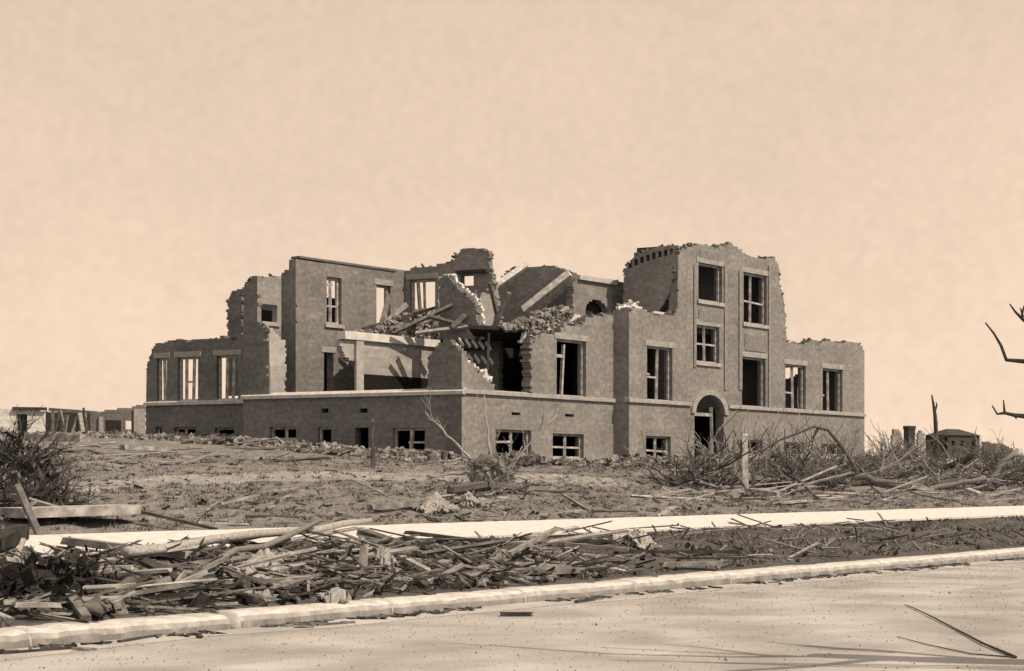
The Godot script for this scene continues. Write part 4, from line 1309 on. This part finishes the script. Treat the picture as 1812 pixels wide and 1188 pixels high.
func build_debris() -> void:
	# long pieces one can follow in the picture
	hero(222, 1022, 655, 940, 0.15, 0.12, 0.62, 0.25, 0.12, "longest pale timber pole reaching from the verge onto the sidewalk", "timber_pole")
	hero(300, 995, 640, 938, 0.10, 0.07, 0.3, 0.2, 0.1, "thin grey rail lying along the upper side of the longest pale pole", "timber_pole")
	hero(275, 1058, 560, 962, 0.11, 0.1, 0.35, 0.1, 0.3, "weathered grey pole running below the longest pale pole", "timber_pole")
	hero(118, 987, 330, 1003, 0.16, 0.1, 0.42, 0.18, 0.1, "pale narrow beam resting beside the left stretch of sidewalk", "timber_beam")
	hero(105, 1001, 300, 1012, 0.2, 0.08, 0.3, 0.12, 0.05, "grey beam lying under the pale narrow beam", "timber_beam")
	hero(160, 1092, 240, 1050, 0.22, 0.05, 0.16, 0.03, 0.12, "broad dark grey board tilted up near the kerb", "board", 0.5)
	hero(20, 930, 226, 922, 0.9, 0.16, 0.55, 0.12, 0.12, "thick pale squared slab lying on the lawn edge above the sidewalk", "stone_slab")
	hero(24, 902, 140, 922, 0.16, 0.08, 0.42, 0.2, 0.05, "pale plank slanting down from the dark uprooted bush", "plank")
	hero(-15, 996, 36, 980, 0.24, 0.2, 0.07, 0.1, 0.2, "short dark beam end lying at the sidewalk edge", "timber_beam")
	hero(22, 1096, 105, 1096, 0.08, 0.05, 0.45, 0.12, 0.12, "thin pale batten among dark twigs by the kerb", "batten")
	hero(112, 1075, 152, 1102, 0.12, 0.06, 0.25, 0.2, 0.02, "short grey plank pointing at the kerb", "plank")
	hero(85, 1048, 135, 1056, 0.10, 0.06, 0.3, 0.15, 0.1, "short pale batten on top of the dark twig mat", "batten")
	hero(405, 1038, 530, 1052, 0.18, 0.05, 0.2, 0.12, 0.05, "grey board lying under the white crumpled sheet", "board")
	hero(440, 1062, 528, 1044, 0.14, 0.04, 0.3, 0.03, 0.1, "pale broad board tilted beside the kerb", "board", 0.4)
	hero(535, 1030, 545, 975, 0.22, 0.05, 0.14, 0.02, 0.1, "dark square panel propped behind the verge wreckage", "board", 0.9)
	hero(700, 1003, 775, 1030, 0.13, 0.06, 0.45, 0.15, 0.05, "pale broken stave pointing down to the kerb", "stave")
	hero(735, 998, 830, 1000, 0.12, 0.07, 0.4, 0.08, 0.08, "pale lath lying level in the verge wreckage", "lath")
	hero(835, 1035, 890, 1000, 0.15, 0.1, 0.3, 0.02, 0.15, "rough grey timber propped up on the verge wreckage", "timber_beam")
	hero(900, 995, 985, 965, 0.1, 0.06, 0.35, 0.1, 0.25, "thin pale stick angled up from the propped timber", "stick")
	hero(905, 1012, 1030, 1010, 0.12, 0.08, 0.42, 0.06, 0.06, "pale level board beyond the propped rough timber", "board")
	hero(930, 1025, 1035, 1020, 0.12, 0.08, 0.3, 0.05, 0.05, "grey level board nearer the kerb than the pale one", "board")
	hero(1000, 978, 1110, 988, 0.1, 0.07, 0.4, 0.1, 0.1, "pale thin plank just left of the white bundle", "plank")
	hero(1090, 985, 1310, 985, 0.1, 0.06, 0.07, 0.05, 0.05, "long dark plank lying below the white bundle", "plank")
	hero(1170, 1010, 1275, 1007, 0.14, 0.07, 0.3, 0.06, 0.06, "grey plank close to the kerb near the broken chip", "plank")
	hero(720, 958, 940, 978, 0.2, 0.06, 0.13, 0.12, 0.05, "wide dark plank with its edge against the sidewalk", "plank")
	hero(640, 960, 720, 980, 0.25, 0.1, 0.16, 0.12, 0.05, "short dark plank beneath the end of the longest pole", "plank")
	hero(655, 906, 740, 900, 0.14, 0.12, 0.32, 0.03, 0.05, "pale short log on the lawn beside the uprooted tree litter", "log")
	hero(480, 902, 515, 880, 0.1, 0.05, 0.4, 0.0, 0.05, "thin pale stick lying out on the open lawn", "stick")
	hero(450, 875, 525, 868, 0.1, 0.05, 0.4, 0.0, 0.02, "pale slat lying on the lawn below the footpath", "slat")
	hero(1155, 882, 1225, 870, 0.13, 0.06, 0.42, 0.02, 0.05, "pale slat at the left foot of the fallen limbs", "slat")
	hero(1170, 914, 1192, 902, 0.16, 0.05, 0.5, 0.0, 0.03, "short white slat by the upper sidewalk edge", "slat")
	hero(1285, 840, 1325, 882, 0.14, 0.1, 0.3, 0.9, 0.05, "steep grey pole leaning in the brush beside the upright stake", "timber_pole")
	hero(1325, 876, 1378, 884, 0.18, 0.1, 0.42, 0.1, 0.1, "pale board lying at the foot of the upright stake", "board")
	hero(1368, 862, 1412, 876, 0.18, 0.1, 0.35, 0.5, 0.1, "pale short pole sloping down towards the sidewalk", "timber_pole")
	hero(1392, 862, 1450, 888, 0.12, 0.1, 0.2, 0.5, 0.03, "dark long pole sloping down towards the sidewalk", "timber_pole")
	hero(1375, 893, 1430, 890, 0.3, 0.06, 0.5, 0.0, 0.03, "flat white board on the lawn under the sloping poles", "board")
	hero(1612, 872, 1650, 876, 0.22, 0.12, 0.55, 0.15, 0.1, "bright squared block beneath the long pale log", "timber_beam")
	hero(1712, 876, 1738, 881, 0.22, 0.1, 0.55, 0.15, 0.05, "small bright board at the foot of the leaning pale trunk", "board")
	hero(50, 797, 150, 800, 0.35, 0.2, 0.5, 0.3, 0.3, "long pale beam on top of the left rubble bank", "timber_beam")
	hero(215, 808, 300, 812, 0.3, 0.15, 0.45, 0.2, 0.2, "pale beam lying on rubble at the school's far corner", "timber_beam")
	hero(888, 1091, 940, 1091, 0.12, 0.05, 0.1, 0.0, 0.0, "small dark board lying in the gutter", "board")
	hero(1020, 1068, 1050, 1064, 0.06, 0.04, 0.1, 0.0, 0.0, "dark splinter lying in the gutter below the broken kerb", "splinter")
	hero(210, 1139, 285, 1127, 0.05, 0.03, 0.1, 0.0, 0.0, "thin dark stick lying against the foot of the kerb", "stick")
	hero(0, 1160, 125, 1150, 0.06, 0.03, 0.08, 0.0, 0.0, "long thin dark stick lying in the gutter", "stick")
	hero(560, 1109, 628, 1104, 0.05, 0.03, 0.2, 0.0, 0.0, "grey stick lying in the gutter beside the kerb", "stick")
	# upright pieces
	for q in [[640, 1013, 645, 962, 0.12, 0.08, 0.5, "pale splintered board standing upright on the verge", "upright_board"], [1319, 872, 1318, 770, 0.2, 0.14, 0.65, "tall pale stake standing in the brush before the school", "stake"], [1333, 876, 1333, 832, 0.12, 0.1, 0.15, "short dark stake beside the tall pale stake", "stake"], [660, 826, 659, 745, 0.12, 0.1, 0.12, "thin dark post standing before the school's side door", "post"], [1163, 812, 1210, 776, 0.14, 0.1, 0.35, "grey pole propped against the basement window by the doorway", "timber_pole"], [1245, 815, 1268, 745, 0.12, 0.08, 0.5, "pale lath leaning in the arched doorway", "lath"], [1232, 818, 1262, 790, 0.14, 0.08, 0.45, "pale board slanting across the doorway step", "board"], [75, 955, 30, 860, 0.1, 0.08, 0.2, "grey stick leaning over the thick pale slab", "stick"], [1270, 812, 1272, 770, 0.4, 0.1, 0.5, "broad white board standing at the doorway's right jamb", "upright_board"]]:
		var a := ong(q[0], q[1])
		var dd := -a.z
		if q[0] > 1200.0 and q[1] < 820.0: dd -= 0.5
		a = at(q[0], q[1], dd)
		var e := at(q[2], q[3], dd + (1.5 if absf(q[2] - q[0]) > 20.0 else 0.1))
		a.y = minf(a.y, gnd(a.x, a.z)) - 0.05
		plank(q[8], a, e, q[4], q[5], q[6], q[7], q[8].replace("_", " "))
	strew(200, "plank", 0, 1080, 1005, 1098, 0.4, 2.6, 0.03, 0.15, 0.06, 0.62, "broken plank lying in the heaped wreckage on the verge", "planks strewn on the verge", 1.4)
	strew(16, "stick", 0, 620, 870, 935, 0.3, 1.4, 0.03, 0.08, 0.15, 0.5, "thin stick scattered on the open lawn above the sidewalk", "sticks on the lawn")
	strew(26, "slat", 640, 1100, 868, 930, 0.3, 1.6, 0.05, 0.16, 0.1, 0.5, "small slat strewn round the uprooted young tree", "slats round the uprooted tree")
	strew(130, "broken_limb", 1180, 1812, 832, 890, 0.5, 3.2, 0.04, 0.15, 0.1, 0.75, "broken limb lying among the brush heaps along the sidewalk", "limbs among the brush heaps")
	strew(50, "lath", 100, 820, 785, 828, 0.5, 2.2, 0.06, 0.2, 0.1, 0.6, "loose lath lying on the rubble bank along the school's side", "laths on the rubble bank")
	sheet(470, 1022, 0.7, 0.5, 0.6, "white crumpled sheet standing up in the verge wreckage", "crumpled_sheet", 0.5)
	sheet(445, 1036, 0.7, 0.35, 0.55, "flat crumpled white sheet at the foot of the standing one", "crumpled_sheet", 0.25)
	sheet(1122, 966, 0.7, 0.5, 0.7, "white bundle of cloth lying against the sidewalk edge", "cloth_bundle", 0.45)
	sheet(770, 905, 0.8, 0.6, 0.55, "pale torn sheet by the uprooted tree's litter", "crumpled_sheet", 0.5)
	sheet(838, 898, 0.9, 0.6, 0.58, "pale bulging sheet at the roots of the uprooted tree", "crumpled_sheet", 0.5)
	sheet(600, 1070, 0.35, 0.4, 0.5, "small pale rag draped near the kerb", "rag", 0.3)
	sheet(690, 1012, 0.5, 0.4, 0.5, "pale torn paper heap beside the upright board", "crumpled_sheet", 0.4)
	sheet(615, 975, 0.3, 0.3, 0.5, "small white scrap in the hollow under the longest pole", "rag", 0.2)
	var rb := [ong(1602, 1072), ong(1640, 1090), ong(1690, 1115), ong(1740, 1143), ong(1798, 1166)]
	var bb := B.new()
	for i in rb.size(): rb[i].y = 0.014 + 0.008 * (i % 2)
	bb.tube(rb, 0.006, 0.015, 6, grey(0.12), 0.15, rng)  # dark tube stands in for the shadow of a tree limb
	var br := thing("limb_shadow", rb[2], "thin dark forked tube standing in for a tree limb shadow on the open road", "shadow_line")
	obj(smooth(bb), "shadow_stem", M.bark, br)
	bb = B.new()
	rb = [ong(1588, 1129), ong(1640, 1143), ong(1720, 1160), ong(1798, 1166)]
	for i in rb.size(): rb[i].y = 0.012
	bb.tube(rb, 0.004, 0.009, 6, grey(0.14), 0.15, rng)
	obj(smooth(bb), "shadow_fork", M.bark, br)
	# shards on the kerb
	for q in [[1050, 1036, "dark pointed wood shard standing against the kerb"], [1163, 1026, "grey triangular shard standing against the kerb"]]:
		var b := B.new()
		var p := ong(q[0], q[1] + 18)
		b.tri(p + Vector3(-0.12, 0, 0.02), p + Vector3(0.16, -0.02, 0.05), p + Vector3(-0.05, 0.3, -0.1), Vector3(0, 0, 1), grey(0.2))
		b.tri(p + Vector3(-0.12, 0, -0.03), p + Vector3(0.16, -0.02, 0.0), p + Vector3(-0.05, 0.3, -0.14), Vector3(0, 0, -1), grey(0.2))
		b.tri(p + Vector3(0.16, -0.02, 0.05), p + Vector3(0.16, -0.02, 0.0), p + Vector3(-0.05, 0.3, -0.12), Vector3(1, 0.5, 0), grey(0.25))
		tag(obj(b, "shard", M.plank), q[2], "shard")
	# ---- uncountable stuff
	var xf := []; var cols := []
	# rubble bank along the side and the foot of the front
	var LF := pl(817, 65, LDIR); var LW := pl(430, 73, LDIR); var F1 := pl(817, 65, DIR)
	for q in [[LF, 0.0, 10.0, 0.2, 4.2, 0.22, 7000], [LW, -1.0, 14.0, 0.2, 6.0, 0.22, 9000], [F1, 0.0, 36.0, 0.9, 3.2, 0.3, 6000]]:
		for i in q[6]:
			var s := rng.randf_range(q[1], q[2]); var k: float = lerpf(q[3], q[4], pow(rng.randf(), 1.3))
			var p := wp(q[0], s, 0, k)
			var hp: float = q[5] * exp(-pow((k - 2.2) / 1.8, 2.0)) * clampf(0.55 + 1.2 * nz.get_noise_1d(s * 8.0 + q[5] * 99.0), 0.05, 1.3)
			p.y = gnd(p.x, p.z) + hp * sqrt(rng.randf())
			var z := rng.randf_range(0.2, 0.75)
			if rng.randf() < 0.03: z *= 1.8
			xf.append(Transform3D(rbasis() * Basis.from_scale(Vector3(z, z, z)), p)); cols.append(grey(rng.randf_range(0.08, 0.62)))
	var o := many("rubble_bank", chunk(rng, 0.3, 0.16, 0.2), xf, cols, M.rubble)
	tag(o, "bank of broken brick and plaster along the foot of the school", "rubble", "", "stuff")
	# clods and chips on verge and lawn
	xf = []; cols = []
	for i in 5200:
		var u := rng.randf_range(-8.0, 42.0); var D := KERB + 0.3 + rng.randf() * (4.6 if rng.randf() < 0.9 else 5.4)
		if rng.randf() < clampf((u - 19.0) / 4.0, 0.0, 0.9): continue
		var p := plan(u, D)
		var z := rng.randf_range(0.2, 1.0) * (1.3 if u < 20.0 else 0.7)
		xf.append(Transform3D(rbasis() * Basis.from_scale(Vector3(z, z, z)), Vector3(p.x, gnd(p.x, p.y) + (0.02 if D < 19.3 else 0.06), p.y)))
		cols.append(grey(rng.randf_range(0.03, 0.2) if rng.randf() < 0.8 else rng.randf_range(0.25, 0.55)))
	o = many("clods", chunk(rng, 0.16, 0.1, 0.13), xf, cols, M.rubble)
	tag(o, "clods and chips of earth and wood littering the verge", "litter", "", "stuff")
	xf = []; cols = []
	for i in 5000:
		var u := rng.randf_range(-8.0, 40.0); var D := KERB + 0.35 + rng.randf() * 4.5
		if rng.randf() < clampf((u - 19.0) / 4.0, 0.0, 0.93): continue
		var p := plan(u, D)
		xf.append(Transform3D(rbasis(0.35) * Basis.from_scale(Vector3(rng.randf_range(0.3, 2.4), 1, rng.randf_range(0.4, 1.3))), Vector3(p.x, gnd(p.x, p.y) + rng.randf_range(0.01, 0.16), p.y)))
		cols.append(grey(rng.randf_range(0.05, 0.5)))
	o = many("splinters", chunk(rng, 0.5, 0.025, 0.035), xf, cols, M.bark)
	tag(o, "countless wood splinters spread over the verge", "litter", "", "stuff")
	xf = []; cols = []
	for i in 900:
		var px := rng.randf_range(-40.0, 1860.0); var py := rng.randf_range(800.0, 925.0)
		var p := ong(px, py)
		var D := dist(p.x, p.z)
		if D < 22.0 or D > 60.0: continue
		var z := rng.randf_range(0.15, 0.7)
		xf.append(Transform3D(rbasis(0.4) * Basis.from_scale(Vector3(z * rng.randf_range(0.6, 2.4), z, z)), Vector3(p.x, gnd(p.x, p.z) + 0.03, p.z)))
		cols.append(grey(rng.randf_range(0.06, 0.25) if rng.randf() < 0.7 else rng.randf_range(0.3, 0.6)))
	o = many("chips", chunk(rng, 0.2, 0.06, 0.1), xf, cols, M.rubble)
	tag(o, "small chips of wood and brick scattered over the lawn", "litter", "", "stuff")
	xf = []; cols = []
	for i in 1500:
		var u := rng.randf_range(-10.0, 44.0)
		if nz.get_noise_1d(u * 14.0) < rng.randf_range(-0.3, 0.25): continue
		var D := 14.05 - absf(rng.randfn(0.0, 0.16))
		var p := plan(u, D)
		xf.append(Transform3D(rbasis(0.15) * Basis.from_scale(Vector3(rng.randf_range(0.4, 1.6), 0.6, rng.randf_range(0.4, 1.2))), Vector3(p.x, 0.02, p.y)))
		cols.append(grey(rng.randf_range(0.05, 0.3)))
	o = many("gutter_litter", chunk(rng, 0.12, 0.03, 0.05), xf, cols, M.rubble)
	tag(o, "leaves and splinters washed along the foot of the kerb", "litter", "", "stuff")
	xf = []; cols = []
	for i in 6000:
		var u := rng.randf_range(4.0, 44.0); var D := 13.7 - 11.0 * pow(rng.randf(), 1.3)
		var p := plan(u, D)
		var z := rng.randf_range(0.12, 0.34) * (2.6 if rng.randf() < 0.012 else 1.0)
		xf.append(Transform3D(rbasis() * Basis.from_scale(Vector3(z, z * 0.5, z)), Vector3(p.x, 0.008, p.y)))
		cols.append(grey(rng.randf_range(0.36, 0.66)))
	o = many("road_grit", chunk(rng, 0.045, 0.04, 0.045), xf, cols, M.rubble)
	tag(o, "grit and small stones scattered over the road", "grit", "", "stuff")
	# dead grass
	var gb := B.new()
	for i in 7:
		var a := rng.randf() * TAU
		var d := Vector3(cos(a), 0, sin(a)); var sd := d.rotated(Vector3.UP, PI * 0.5) * 0.012
		var q := d * rng.randf_range(0.0, 0.07)
		gb.tri(q - sd, q + sd, q + d * rng.randf_range(0.03, 0.12) + Vector3(0, rng.randf_range(0.03, 0.08), 0), d + Vector3.UP, Color.WHITE)
	var ga := []
	ga.resize(Mesh.ARRAY_MAX)
	ga[Mesh.ARRAY_VERTEX] = gb.v; ga[Mesh.ARRAY_NORMAL] = gb.n; ga[Mesh.ARRAY_COLOR] = gb.c; ga[Mesh.ARRAY_TEX_UV] = gb.uv
	var gm := ArrayMesh.new()
	gm.add_surface_from_arrays(Mesh.PRIMITIVE_TRIANGLES, ga)
	xf = []; cols = []
	for i in 46000:
		var D := KERB + 0.4 + rng.randf() * 28.0; var u := rng.randf_range(-14.0, 60.0) + (D - 14.0) * 0.9
		if D > 19.3 and D < 21.75: continue
		var p := plan(u, D)
		var den := nz.get_noise_2d(u * 4.0, D * 14.0) + 0.25 * nz.get_noise_2d(u * 30.0, D * 60.0)
		if den < rng.randf_range(-0.35, 0.15): continue
		xf.append(Transform3D(rbasis(0.2) * Basis.from_scale(Vector3.ONE * rng.randf_range(0.6, 1.5)), Vector3(p.x, gnd(p.x, p.y) - 0.01, p.y)))
		cols.append(grey(rng.randf_range(0.2, 0.4)))
	o = many("dead_grass", gm, xf, cols, M.grass)
	tag(o, "tufts of dead grass over the lawn and verge", "grass", "", "stuff")
